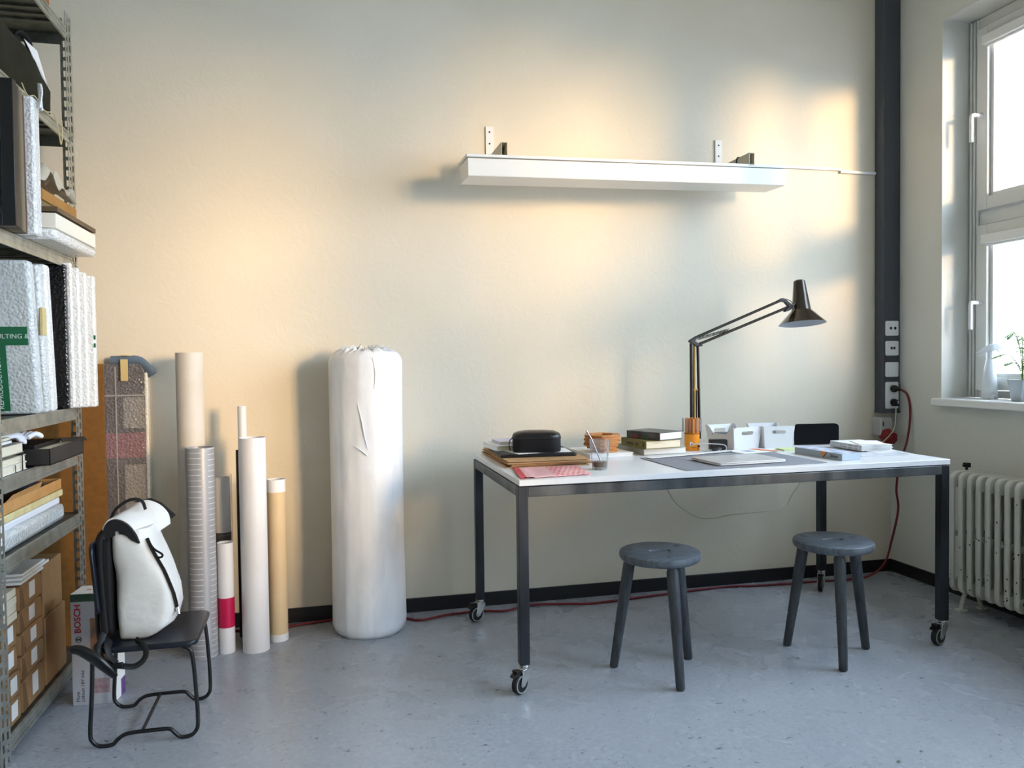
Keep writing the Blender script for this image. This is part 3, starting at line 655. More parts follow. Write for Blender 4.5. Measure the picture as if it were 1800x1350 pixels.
# ------------------------------------------------------------------ child's chair with backpack
ch = thing('low_chair', 'low navy seated chair on a black tubular sled base', 'chair', (-.74, -.91, 0))
r = .0062
def sled(y, sgn):
    pts = [(-.878, y, .285), (-.883, y, .16), (-.890, y, .05), (-.884, y, .022), (-.864, y, .0065), (-.83, y, .0065), (-.815, y, .020), (-.795, y, .033), (-.765, y, .037), (-.70, y, .037), (-.665, y, .035), (-.650, y, .020), (-.634, y, .0065), (-.608, y, .0065), (-.590, y, .020), (-.583, y, .05), (-.587, y, .16), (-.595, y, .258), (-.606, y, .282), (-.625, y, .290)]
    return MB().tube(smoothpath(pts, 4), r, 10).build('sled_leg', mat('black_tube_paint', '17181a', .35), ch, smooth=60)
sled(-1.052, 1); sled(-.768, -1)
MB().cyl((-.745, -1.052, .037), (-.745, -.768, .037), .0052, n=10).build('crossbar', MATS['black_tube_paint'], ch, smooth=40)
st = MB(); poly = [(x-.728, y-.91) for x, y in rrect(.30, .325, .035, 5)]
st.loft([[(x, y, z+(.006 if x < -.86 else 0)) for x, y in poly] for z in (.292, .310)]); st.build('seat', M_NAVY, ch, bevel=.006, smooth=40)
for y in (-.99, -.83): MB().tube(smoothpath([(-.868, y, .27), (-.876, y, .33), (-.879, y, .42), (-.886, y, .58)], 4), r, 10).build('back_post', MATS['black_tube_paint'], ch, smooth=60)
bk = MB(); bk.loft([[(-.858-.016*((z-.41)/.2)+.006*((y+.91)/.16)**2-d, y, z) for (y, z) in [(p[0], p[1]) for p in rrect(.30, .22, .03, 4, -.91, .515)]] for d in (0, .011)]); bk.build('backrest', M_NAVY, ch, bevel=.003, smooth=40)

bp_ = thing('backpack', 'white roll-top backpack with black straps standing on the low chair', 'backpack', (-.77, -.93, .31))
M_TARP = mat('white_tarpaulin', 'dcdddb', .38, c2='d2d3d0', nscale=5, bump=.35, bscale=6, bdist=.03, dist=.8)
def bag_pt(a, z):
    zs = [.312, .325, .35, .39, .45, .52, .60, .655]; cx = [-.768, -.756, -.740, -.736, -.740, -.750, -.768, -.778]; hw = [.050, .064, .084, .090, .087, .079, .067, .060]; hd = [.080, .092, .100, .102, .102, .100, .096, .090]
    for i in range(len(zs)-1):
        if z <= zs[i+1]+1e-9: break
    t = (z-zs[i])/(zs[i+1]-zs[i]); t = max(0, min(1, t)); L_ = lambda q: q[i]+(q[i+1]-q[i])*t
    c, s_ = math.cos(a), math.sin(a); e = .52
    x = math.copysign(abs(c)**e, c)*L_(hw); y = math.copysign(abs(s_)**e, s_)*L_(hd)
    dent = .010*noise.noise(Vector((c*1.6, s_*1.6, z*9)))
    k = 1+dent/.11
    return Vector((L_(cx)+x*k, -.925+y*k, z))
zz = [.312, .318, .325, .337, .35, .37, .39, .42, .45, .485, .52, .56, .60, .63, .655]
MB().loft([[tuple(bag_pt(2*PI*k/56, z)) for k in range(56)] for z in zz]).build('body', M_TARP, bp_, smooth=60)
# roll top: white flap over black lining, lofted from the near end to the far end
near = smoothpath([(-.845, 0, .632), (-.849, 0, .664), (-.832, 0, .691), (-.805, 0, .694), (-.775, 0, .676), (-.753, 0, .645), (-.741, 0, .611)], 4)
far = smoothpath([(-.811, 0, .640), (-.810, 0, .684), (-.789, 0, .708), (-.758, 0, .718), (-.719, 0, .702), (-.692, 0, .670), (-.686, 0, .635)], 4)
def flap_ring(t, inset, y):
    o_, i_ = [], []
    P = [n_.lerp(f_, t) for n_, f_ in zip(near, far)]; c = sum(P, Vector())/len(P)-Vector((0, 0, .02))
    for p in P:
        q = p+(c-p).normalized()*inset; o_.append((p.x, y, p.z)); i_.append((q.x, y, q.z))
    return o_+i_[::-1]
MB().loft([flap_ring(t, .004, -1.02+.18*t) for t in (0, .25, .5, .75, 1)]).build('roll_top', M_TARP, bp_, smooth=50)
def core_ring(t, y):
    P = [n_.lerp(f_, t) for n_, f_ in zip(near, far)]; c = sum(P, Vector())/len(P)-Vector((0, 0, .02))
    o_ = [p+(c-p).normalized()*.0046 for p in P]; i_ = [p+(c-p).normalized()*(.030+.012*math.sin(PI*k/(len(P)-1))) for k, p in enumerate(P)]
    return [(p.x, y, p.z) for p in o_]+[(p.x, y, p.z) for p in i_[::-1]]
MB().loft([core_ring(t, -1.028+.196*t) for t in (0, .5, 1)]).build('lining', M_BLACKF, bp_, smooth=40)
MB().add([(-.800, -.833, .712), (-.747, -.83, .722), (-.713, -.83, .703), (-.671, -.828, .661), (-.686, -.832, .648), (-.696, -.834, .670), (-.72, -.836, .698), (-.760, -.836, .712)], [(0, 1, 2, 7), (2, 3, 6, 7), (3, 4, 5, 6)]).build('end_flap', M_BLACKF, bp_, solid=.006)
MB().tube(smoothpath([(-.838, -.965, .682), (-.822, -.96, .714), (-.785, -.95, .738), (-.752, -.945, .733), (-.742, -.94, .704)], 5), .0065, 8, flat=.6).build('grab_handle', M_BLACKF, bp_, smooth=60)
zp = [p+Vector((.004, -.004, 0)) for p in [bag_pt(R(-58+36*t), .625-.24*t) for t in [i/12 for i in range(13)]]]
MB().tube(zp, .0085, 8, flat=.5).build('zip_strap', mat('black_webbing', '161617', .6), bp_, smooth=60)
MB().tube(smoothpath([zp[0], zp[0]+Vector((.02, -.012, -.03)), zp[0]+Vector((.045, -.014, -.05)), zp[0]+Vector((.04, -.012, -.06)), zp[3]], 5), .0035, 6).build('zip_pull', M_BLACKF, bp_, smooth=60)
e_ = zp[-1]; MB().cyl(e_+Vector((.002, -.006, .012)), e_+Vector((.006, -.012, -.008)), .006, n=10).build('zip_toggle', M_CHROME, bp_)
MB().loft([[(-.848+d-.006*math.sin((z-.33)*9), y, z) for (y, z) in rrect(.19, .32, .04, 4, -.925, .485)] for d in (-.013, .02)]).build('back_panel', M_BLACKF, bp_, bevel=.006, smooth=40)
for y0 in (-1.015, -.85): MB().tube(smoothpath([(-.845, y0, .655), (-.860, y0-.008, .62), (-.858, y0-.012, .50), (-.850, y0-.014, .38), (-.846, y0-.022, .345)], 5), .015, 10, flat=.55).build('shoulder_strap', M_BLACKF, bp_, smooth=60)
MB().tube(smoothpath([(-.846, -1.045, .35), (-.850, -1.082, .315), (-.842, -1.092, .285), (-.815, -1.098, .270), (-.785, -1.098, .262), (-.752, -1.094, .256), (-.727, -1.088, .272), (-.722, -1.08, .296), (-.735, -1.075, .318), (-.755, -1.05, .322)], 5), .010, 8, flat=.32).build('webbing', MATS['black_webbing'], bp_, smooth=60)
MB().tube(smoothpath([(-.835, -1.03, .322), (-.830, -1.078, .318), (-.818, -1.092, .292), (-.800, -1.10, .275)], 5), .013, 8, flat=.3).build('webbing', MATS['black_webbing'], bp_, smooth=60)
M_GLOSS = mat('black_gloss_pad', '131314', .25)
pad = MB(); P = smoothpath([(-.917, -1.118, .330), (-.893, -1.12, .328), (-.855, -1.122, .302), (-.822, -1.122, .268), (-.800, -1.120, .240)], 5)
pad.tube(P, [.010+.017*math.sin(PI*min(1, .12+.8*i/(len(P)-1))) for i in range(len(P))], 12, flat=.5); pad.build('strap_pad', M_GLOSS, bp_, smooth=60)
MB().box(-.818, -.780, -1.112, -1.100, .260, .276).build('buckle', M_GLOSS, bp_, bevel=.003)

# ------------------------------------------------------------------ carton with tool print
bx = thing('tool_carton', 'tall white tool carton with red lettering on its side, beside the shelf', 'carton', (-1.036, -.702, 0), R(-5.6))
BW, BD, BH = .136, .105, .384
M_CTN = mat('carton_grey_print', 'b7b8be', .4, c2='c2c2c7', nscale=3)
MB().box(0, BW, 0, BD, 0, BH-.026).build('carton_body', M_CTN, bx, bevel=.0015, world=False)
MB().box(-.0006, BW+.0006, -.0006, BD+.0006, BH-.026, BH).build('lid_band', mat('dark_green_print', '2b4a3a', .4), bx, bevel=.0015, world=False)
MB().box(.001, BW-.001, .001, BD-.001, BH, BH+.0012).build('lid_top', M_PAPER, bx, world=False)
MB().box(BW-.0005, BW+.0007, .003, BD-.003, .002, BH-.03).build('side_print', M_PAPER, bx, world=False)
MB().box(BW, BW+.0009, .06, BD-.003, .002, .06).build('purple_print', mat('purple_print', '6b4a86', .5), bx, world=False)
MB().box(.062, BW-.012, -.0009, .001, .15, .30).build('picture_print', mat('carton_picture', '6e5a4c', .5, c2='a9795a', nscale=30), bx, world=False)
MB().box(.070, .122, -.0009, .001, .04, .09).build('sketch_print', mat('carton_sketch', 'b5a3a4', .5, c2='a07c82', nscale=60), bx, world=False)
M_REDP = mat('red_print', 'b01226', .5); M_DGP = mat('dark_grey_print', '4b4d52', .5)
MV = lambda x, z: Matrix.Translation((x, -.0006, z)) @ Matrix.Rotation(R(90), 4, 'X') @ Matrix.Rotation(R(90), 4, 'Z')
text('lettering', 'BOSCH', .029, M_REDP, bx, MV(.023, .250), world=False, bold=.0006, xs=1.05)
lg = MB(); lg.lathe([(.0090, -.0006), (.0105, -.0006), (.0105, .0006), (.0090, .0006), (.0090, -.0006)], 28, M=Matrix.Translation((.024, -.0004, .228)) @ Matrix.Rotation(R(90), 4, 'X'))
lg.box(.0165, .0315, -.0009, .0002, .2255, .2305); lg.box(.0165, .0190, -.0009, .0002, .2215, .2345); lg.box(.0290, .0315, -.0009, .0002, .2215, .2345); lg.build('emblem', M_DGP, bx, world=False)
text('lettering', 'Move', .016, M_DGP, bx, MV(.018, .012), world=False)
text('lettering', 'Lithium 16V max', .016, M_DGP, bx, MV(.034, .012), world=False)
text('lettering', 'M', .02, M_REDP, bx, Matrix.Translation((.035, .05, BH+.0015)), world=False)

# ------------------------------------------------------------------ metal shelving unit
XS = -1.10; XB = -1.62; SYF, SYR = -1.14, -.27; STOP = 2.50
LEV = [.073, .600, .837, 1.008, 1.575, 2.052, 2.442]
sh = thing('metal_shelf', 'galvanised slotted-angle shelving unit packed with wrapped work', 'shelf', ((XS+XB)/2, (SYF+SYR)/2, 0))
def post_mesh():
    m = MB(); t = .002                           # corner at origin; flange A along -y in plane x=0, flange B along -x in plane y=0
    for (a, b) in ((-.075, -.064), (-.048, -.030), (-.014, 0)): m.box(-t, 0, a, b, 0, STOP)
    z = .02
    while z < STOP-.03:
        m.box(-t, 0, -.065, -.046, z, z+.014); m.box(-t, 0, -.031, -.013, z+.012, z+.026); z += .038
    for (a, b) in ((-.040, -.030), (-.014, 0)): m.box(a, b, -t, 0, 0, STOP)
    z = .02
    while z < STOP-.03:
        m.box(-.031, -.013, -t, 0, z, z+.014); z += .038
    return m
pm = post_mesh()
p0 = pm.build('post', M_GALV, sh, world=False)
def place_post(o, x, y, rz, mir):
    o.parent = sh; o.matrix_parent_inverse = Matrix.Identity(4); o.location = (x-sh.location.x, y-sh.location.y, 0); o.rotation_euler = (0, 0, rz); o.scale = (1, -1 if mir else 1, 1)
place_post(p0, XS, SYR, 0, False)
for (x, y, rz, mir) in ((XS, SYF, 0, True), (XB, SYR, PI, True), (XB, SYF, PI, False)):
    q = p0.copy(); COL.objects.link(q); place_post(q, x, y, rz, mir)
for z in LEV:
    m = MB(); xa, xb, ya, yb = XB+.004, XS-.004, SYF+.076, SYR-.076
    m.box(xa, xb, SYF+.004, SYR-.004, z-.006, z-.004)                         # deck
    m.box(xb-.002, xb+.003, ya, yb, z-.044, z); m.box(xb+.001, xb+.006, ya, yb, z-.010, z-.003); m.box(xb+.001, xb+.007, ya, yb, z-.046, z-.036); m.box(xb+.001, xb+.0045, ya, yb, z-.026, z-.022)
    m.box(xa-.003, xa+.002, ya, yb, z-.044, z)
    m.box(xa+.03, xb-.03, SYF+.004, SYF+.007, z-.044, z-.004); m.box(xa+.03, xb-.03, SYR-.007, SYR-.004, z-.044, z-.004)
    y = SYF+.09
    while y < SYR-.09:
        m.box(xa+.004, xb-.006, y, y+.012, z-.014, z-.006); y += .058
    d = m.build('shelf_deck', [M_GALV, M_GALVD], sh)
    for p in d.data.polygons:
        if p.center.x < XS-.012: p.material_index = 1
    for y in (SYR-.030, SYF+.045): MB().cyl((XS-.002, y, z-.02), (XS+.005, y, z-.02), .007, n=6).build('bolt', M_GALV, d)

def slab(name, label, cat, x1, w_, y0, y1, z0, z1, m, lean=0, group=None, bevel=.004, rz=0, xlean=0):
    """upright or lying package: x1 = edge facing the room"""
    o = thing(name, label, cat, (x1-w_/2, (y0+y1)/2, z0), rz, group)
    b = MB(); h = z1-z0; L_ = (y1-y0)/2
    b.loft([[(-w_/2, -L_, 0), (w_/2, -L_, 0), (w_/2, L_, 0), (-w_/2, L_, 0)], [(-w_/2+xlean, -L_+lean, h), (w_/2+xlean, -L_+lean, h), (w_/2+xlean, L_+lean, h), (-w_/2+xlean, L_+lean, h)]])
    b.build('body', m, o, bevel=bevel, world=False, smooth=40)
    return o
# level 1: paper packets with white labels
rnd = random.Random(2)
def packet(y0, y1, z0, z1, label, x1=-1.12, lab=True, group='brown paper packets on the lowest shelf'):
    t = thing('paper_packet', label, 'packet', (x1-.14, (y0+y1)/2, z0), 0, group)
    h = z1-z0-.0015; L_ = (y1-y0)/2-.002; jx = rnd.uniform(-.004, .004)
    b = MB(); n = 6
    rg = []
    for i in range(n+1):
        y = -L_+2*L_*i/n; pin = 1-.10*(abs(i-n/2)/(n/2))**3
        rg.append([(-.14, y, 0), (.138+jx, y, 0), (.14+jx, y, h*.5), (.138+jx, y, h*pin), (-.14, y, h*pin)])
    b.loft(rg); b.build('wrapper', M_KRAFT, t, bevel=.002, world=False)
    f = MB(); f.add([(.1405+jx, -L_, h*.92), (.1405+jx, -L_+.035, h*.08), (.1405+jx, -L_, h*.06), (.146+jx, -L_+.002, h*.9), (.143+jx, -L_+.033, h*.1), (.146+jx, -L_+.002, h*.08)], [(0, 1, 4, 3), (3, 4, 5), (1, 2, 5, 4), (0, 3, 5, 2)]); f.build('folded_flap', mat('kraft_flap', '7e5d3a', .75), t, world=False)
    if lab:
        MB().box(.1405+jx, .1425+jx, -.022, .026, h*.25, h*.88).build('paper_label', M_PAPER, t, world=False)
    return t
zA = [.074, .152, .229, .306, .384]; nmA = ('bottom', 'second', 'third', 'top')
for i in range(4): packet(-1.052, -.925, zA[i], zA[i+1], '%s brown paper packet in the stack beside the shelf front post' % nmA[i])
zB = [.074, .180, .256, .326, .398, .478]; nmB = ('bottom', 'second lowest', 'middle', 'second highest', 'top')
for i in range(5): packet(-.907, -.705, zB[i], zB[i+1], '%s labelled brown packet of the middle stack on the lowest shelf' % nmB[i])
slab('brown_carton', 'plain brown carton at the bottom of the lowest shelf, beside the labelled packets', 'carton', -1.118, .28, -.692, -.474, .074, .307, M_KRAFT, group='plain cartons on the lowest shelf')
slab('brown_carton', 'plain brown carton stacked on another one on the lowest shelf', 'carton', -1.121, .28, -.694, -.494, .308, .486, M_KRAFT, group='plain cartons on the lowest shelf')
for i in range(4): slab('booklet', '%s cream booklet on the packets beside the shelf front post' % nmA[i], 'booklet', -1.118-.003*(i % 2), .20, -1.05, -.935+.004*(i % 2), .3855+.024*i, .4085+.024*i, M_CREAM, group='cream booklets on the lowest shelf', bevel=.002)
for i in range(3): slab('paper_stack', '%s white folder lying on the labelled brown packets' % ('lower', 'middle', 'upper')[i], 'folder', -1.115-.004*i, .24, -.905+.02*i, -.60-.03*i if i else -.70, .4795+.009*i if i else .4795, .4875+.009*i, M_PAPER, group='white folders on the lowest shelf', bevel=.001)
# level 2: rolls and flat packages
z = .6005
slab('wrapped_package', 'grey bubble-wrapped flat package lowest on the second shelf', 'package', -1.118, .36, -1.04, -.44, z, z+.062, M_BUBG, bevel=.018)
slab('foam_block', 'flat white foam block lying on the grey wrapped package', 'foam', -1.125, .34, -1.04, -.475, z+.063, z+.088, mat('white_foam', 'dfe1e6', .7, bump=.4, bscale=40), bevel=.006)
slab('yellowed_package', 'yellowish paper package under the open orange-brown box', 'package', -1.12, .34, -1.04, -.455, z+.089, z+.114, mat('yellowed_paper', 'd9cb9a', .7, c2='c9b781', nscale=20, bump=.4, bscale=30), bevel=.005)
ob = thing('open_box', 'open shallow orange-brown cardboard box on the second shelf', 'box', (-1.28, -.75, z+.115))
m = MB(); y0, y1, x0, x1, H2 = -.29, .285, -.14, .158, .038
m.box(x0, x1, y0, y1, 0, .003); m.box(x1-.003, x1, y0, y1, 0, H2); m.box(x0, x0+.003, y0, y1, 0, H2); m.box(x0, x1, y0, y0+.003, 0, H2); m.box(x0, x1, y1-.003, y1, 0, H2)
m.build('tray', mat('orange_card', 'b98548', .7, c2='c8945a', nscale=15), ob, world=False, bevel=.001)
MB().box(x0+.02, x1-.03, y0+.02, y1-.16, .004, .027).build('dark_contents', mat('dark_brown', '3a2618', .5, c2='5b3a22', nscale=12), ob, world=False)
MB().box(x0+.03, x1-.05, y1-.14, y1-.03, .004, .034).build('grey_contents', mat('slate_grey', '474c55', .6), ob, world=False)
MB().add([(x1-.001, y0+.06, H2), (x1-.001, y1-.22, H2), (x1+.012, y1-.24, H2+.022), (x1+.012, y0+.08, H2+.018)], [(0, 1, 2, 3)]).build('box_flap', MATS['orange_card'], ob, world=False, solid=.003)
# level 3
def book(name, label, x, y, z, w_, d, t, rz, cover, pages=None, cat='book', group=None, spine_text=None, stripes=()):
    """x,y: near corner on the spine side; w_ along local x (away from the spine), d along local y"""
    o = thing(name, label, cat, (x, y, z), rz, group)
    b = MB(); c = min(.003, t*.16)
    b.box(0, w_, 0, d, 0, c); b.box(0, w_, 0, d, t-c, t); b.box(0, c, 0, d, c, t-c); b.build('cover', cover, o, world=False, bevel=c*.35)
    MB().box(c+.0005, w_-.0035, .003, d-.003, c, t-c).build('pages', pages or M_PAGES, o, world=False)
    for (ya, yb, za, zb, mm) in stripes: MB().box(-.0006, .0005, d*ya, d*yb, t*za, t*zb).build('spine_print', mm, o, world=False)
    if spine_text:
        s, size, pos, mm = spine_text
        text('lettering', s, size, mm, o, Matrix.Translation((-.0004, d*pos, t*.5)) @ Matrix.Rotation(R(-90), 4, 'Z') @ Matrix.Rotation(R(90), 4, 'X'), world=False, align='LEFT', ext=.0003)
    return o
M_BEIGE = mat('beige_cover', 'cfc4ae', .6); M_COVG = mat('greyish_cover', '8b857a', .6)
def shelf_book(label, y0, y1, z0, z1, cover, x1=-1.11, w_=.25): 
    t = thing('book', label, 'book', (x1, y0, z0), 0, 'books on the third shelf'); c = .0025; d = y1-y0; h = z1-z0-.0005
    MB().box(-w_, 0, 0, d, 0, c).box(-w_, 0, 0, d, h-c, h).box(-w_, -w_+c, 0, d, c, h-c).build('cover', cover, t, world=False, bevel=.0008)
    MB().box(-w_+c, -.003, .003, d-.003, c, h-c).build('pages', M_CREAM, t, world=False)
shelf_book('thick cream book at the bottom of the corded pile on the third shelf', -1.055, -.838, .8375, .862, M_PAPER)
b2 = shelf_book('cream book tied with black cord in the pile on the third shelf', -1.055, -.843, .862, .886, M_BEIGE)
tag(MB().tube([(-1.107, -.885, .838), (-1.107, -.885, .8875), (-1.16, -.883, .8885), (-1.30, -.88, .8885)], .0022, 6).tube([(-1.107, -.945, .862), (-1.106, -.945, .838)], .0015, 6).build('cord', M_BLACK, smooth=60), 'black cord tied round the cream books on the third shelf', 'cord')
shelf_book('wide pale book lying on top of the corded pile on the third shelf', -1.06, -.855, .8925, .926, M_COVG, -1.112)
for i in range(3): slab('loose_paper', '%s of the loose white papers above the pale book' % ('lowest', 'middle one', 'top one')[i], 'paper', -1.13-.01*i, .18, -1.06, -.90+.02*i, .9265+.009*i, .9345+.009*i, (M_PAPER, M_CREAM, M_PAPER)[i], bevel=.001, group='loose papers on the third shelf')
rnd = random.Random(4); M_COT = mat('white_cotton', 'eeedf0', .9, bump=.3, bscale=90)
for s in range(2):
    gl = thing('glove', ('white cotton glove reaching over the black archive box', 'white cotton glove lying on the loose papers of the third shelf')[s], 'glove', (-1.16, -.80, .914), 0, 'white gloves on the third shelf')
    ox, oy = (-.045, -.035) if s else (.012, .0); g = MB()
    P = smoothpath([(ox-.02, oy-.075, .038), (ox, oy-.04, .042), (ox, oy, .024), (ox+.005, oy+.03, .016)], 4); g.tube(P, [.024]*len(P), 10, flat=.4)
    for k in range(5):
        a = R(-35+18*k+rnd.uniform(-6, 6)); l = .05+.012*math.sin(k); st_ = Vector((ox+.024-.011*k, oy+.02, .018))
        Q = smoothpath([st_, st_+Vector((-math.sin(a)*l*.5, math.cos(a)*l*.5, .010+.006*rnd.random())), st_+Vector((-math.sin(a)*l, math.cos(a)*l, -.002))], 4); g.tube(Q, [.0085]*(len(Q)-1)+[.005], 8)
    g.build('glove_fabric', M_COT, gl, smooth=70, world=False)
kb = thing('black_box', 'open black archive box with papers on the third shelf', 'box', (-1.06, -.78, .838), R(0))
m = MB(); D2, W2, H2 = .375, .24, .055
m.box(-W2, 0, 0, D2, 0, .004); m.box(-.004, 0, 0, D2, 0, H2); m.box(-W2, -W2+.004, 0, D2, 0, H2); m.box(-W2, 0, 0, .004, 0, H2); m.box(-W2, 0, D2-.004, D2, 0, H2)
m.build('tray', mat('black_card', '2c2a28', .55, c2='35322f', nscale=10), kb, world=False, bevel=.001)
MB().box(-W2+.01, -.006, .01, D2-.01, .006, .050).build('papers', M_CREAM, kb, world=False)
MB().box(-W2+.02, -.05, .02, D2-.10, .051, .066).build('dark_folder', M_BLACK, kb, world=False, bevel=.002)
MB().tube([(-.03, D2-.16, .066), (-.01, D2-.06, .060), (.004, D2-.01, .056), (.004, D2+.01, .054)], .010, 6, flat=.2).build('ribbon', M_BLACK, kb, world=False)
for y in (.018, .034): MB().cyl((.0005, y, .012), (.002, y, .012), .0028, n=8).build('rivet', M_CHROME, kb, world=False)
# level 4: bubble-wrapped pieces standing like books
GW = 'bubble-wrapped works standing on the fourth shelf'; z = 1.0085
g1 = slab('wrapped_work', 'large bubble-wrapped work with green printed tape on the fourth shelf', 'package', -1.088, .46, -.775, -.725, z, 1.505, M_BUBG, -.065, GW, .012)
M_TAPE = mat('green_tape', '1f6a44', .4, bump=.3, bscale=90)
def on_face(z_, x_): return ((-.025-.065*z_/.4965-.003), x_)
def tape(xa, xb, za, zb, nm):
    b = MB(); q = []
    for zz_ in (za, zb):
        yy = -.025-.065*zz_/.4965
        q += [(xa, yy-.003, zz_), (xb, yy-.003, zz_), (xb, yy+.006, zz_), (xa, yy+.006, zz_)]
    b.loft([q[:4], q[4:]]); return b.build(nm, M_TAPE, g1, world=False)
tape(-.225, .212, .225, .284, 'green_tape'); tape(.092, .146, .012, .226, 'green_tape')
tl = math.atan(.065/.4965)
Mt = lambda x, z_: Matrix.Translation((x, -.025-.065*z_/.4965-.0034, z_)) @ Matrix.Rotation(R(90)+tl, 4, 'X')
M_TXT = mat('tape_white_print', 'dfe6e0', .5)
text('lettering', 'CONSULTING & ', .021, M_TXT, g1, Mt(.222, .253), align='RIGHT', world=False)
text('lettering', 'REPRODUCTION', .022, M_TXT, g1, Mt(.122, .018) @ Matrix.Rotation(R(90), 4, 'Z'), world=False)
g2 = slab('wrapped_work', 'thin bubble-wrapped work with a piece of masking tape on its edge', 'package', -1.082, .44, -.715, -.672, z, 1.500, M_BUBG, -.055, GW, .010)
MB().box(.216, .2235, -.062, -.022, .26, .35).build('masking_tape', M_MASK, g2, world=False)
slab('wrapped_work', 'leaning bubble-wrapped work next to the black one on the fourth shelf', 'package', -1.080, .44, -.662, -.612, z, 1.508, M_BUB, -.05, GW, .010)
slab('wrapped_work', 'black bubble-wrapped work on the fourth shelf', 'package', -1.085, .44, -.478, -.452, z, 1.535, M_BUBK, 0, GW, .006)
for i, (xx, y0, y1, zt_, lb) in enumerate(((-1.074, -.449, -.430, 1.545, 'white bubble-wrapped work directly behind the black one'), (-1.056, -.428, -.408, 1.53, 'second slim white wrapped work behind the black one'), (-1.038, -.406, -.386, 1.515, 'third slim white wrapped work behind the black one'), (-1.017, -.384, -.352, 1.505, 'white wrapped work standing out farthest at the rear shelf post'))):
    g = slab('wrapped_work', lb, 'package', xx, .40, y0, y1, z, zt_, M_BUB, .0, GW, .007)
for zz_ in (.225, .255): MB().box(.196, .2015, -.017, -.008, zz_, zz_+.016).build('green_mark', M_TAPE, g, world=False)
# level 5: frames and flat pieces
GF = 'picture frames standing on the fifth shelf'; z = 1.5755
for i, (y0, y1, m_, lb) in enumerate(((-1.062, -1.030, M_BLACK, 'black picture frame nearest to the shelf front post'), (-1.027, -1.008, M_DSTEEL, 'slim dark metal picture frame next to the black one'), (-1.005, -.985, mat('dark_walnut', '4a3f30', .5, c2='5a4d3b', nscale=8, stretch=(6, 6, 1)), 'dark walnut picture frame in the row'), (-.982, -.960, mat('olive_wood', '6f6248', .5), 'olive brown picture frame in the row'), (-.957, -.934, mat('grey_wood', '7b705a', .5), 'grey brown picture frame in the row'), (-.931, -.908, mat('red_brown_wood', '5a3a28', .5), 'red brown picture frame beside the wrapped one'))):
    t = thing('picture_frame', lb, 'frame', (-1.28, (y0+y1)/2, z), 0, GF); L_ = (y1-y0)/2; w2, h2, q = .235-.004*i, .428-.004*(i % 2), .035
    m = MB(); m.box(-w2, -w2+q, -L_, L_, 0, h2); m.box(w2-q, w2, -L_, L_, 0, h2); m.box(-w2+q, w2-q, -L_, L_, 0, q); m.box(-w2+q, w2-q, -L_, L_, h2-q, h2); m.build('moulding', m_, t, world=False, bevel=.002)
    MB().box(-w2+q, w2-q, -L_*.3, L_*.4, q, h2-q).build('picture', mat('dark_picture', '15171a', .25), t, world=False)
g = slab('wrapped_picture', 'bubble-wrapped frame at the end of the picture frame row', 'package', -1.042, .46, -.902, -.845, z, 2.005, M_BUB, 0, GF, .008)
MB().tube(smoothpath([(.238, .0, .40), (.243, .005, .45), (.238, .008, .475), (.236, .02, .44), (.236, .028, .40)], 4), .010, 6, flat=.4).build('wrap_end', M_BUB, g, world=False, smooth=60)
slab('wrapped_board', 'flat bubble-wrapped board jutting out of the fifth shelf', 'package', -1.012, .42, -.82, -.35, z, z+.036, M_BUB, bevel=.014)
slab('white_frame', 'white box frame lying on the wrapped board', 'frame', -1.014, .40, -.81, -.351, z+.037, z+.085, mat('white_frame', 'efe9d9', .5), bevel=.001)
slab('wood_panel', 'dark brown wood panel jutting out above the white box frame', 'panel', -1.012, .38, -.80, -.351, z+.092, z+.108, mat('walnut_panel', '574733', .55, c2='6b5840', nscale=8), bevel=.001, group='wood panels on the fifth shelf')
slab('wood_panel', 'small brown spacer panel under the dark wood panel', 'panel', -1.035, .36, -.78, -.42, z+.0855, z+.0915, MATS['walnut_panel'], bevel=.001, group='wood panels on the fifth shelf')
slab('wood_panel', 'dull brown wood panel below the orange-brown one', 'panel', -1.062, .36, -.785, -.42, z+.1085, z+.132, mat('dull_brown', '7a6a46', .6), bevel=.001, group='wood panels on the fifth shelf')
slab('wood_panel', 'orange-brown wood panel topmost on the fifth shelf pile', 'panel', -1.058, .36, -.79, -.42, z+.1325, z+.168, mat('orange_wood', '9a6a2c', .55, c2='a87838', nscale=9), bevel=.001, group='wood panels on the fifth shelf')
cp = thing('plastic_wrap', 'crumpled clear plastic wrap on the wood panels of the fifth shelf', 'wrap', (-1.08, -.58, z+.200))
m = MB(); n1, n2 = 14, 10; gv = []
for i in range(n1+1):
    for j in range(n2+1):
        u, v_ = i/n1, j/n2; gv.append((-.2+.215*v_, -.21+.40*u, .045+.03*noise.noise(Vector((u*5, v_*5, 1)))*2-.045*(abs(u-.45)*1.6)**2-(.02 if v_ > .93 else 0)))
m.add(gv, [(i*(n2+1)+j, i*(n2+1)+j+1, (i+1)*(n2+1)+j+1, (i+1)*(n2+1)+j) for i in range(n1) for j in range(n2)]); m.build('sheet', mat('milky_plastic', 'ddd6c2', .35, trans=.3, bump=.4, bscale=30), cp, world=False, smooth=60, solid=.002)
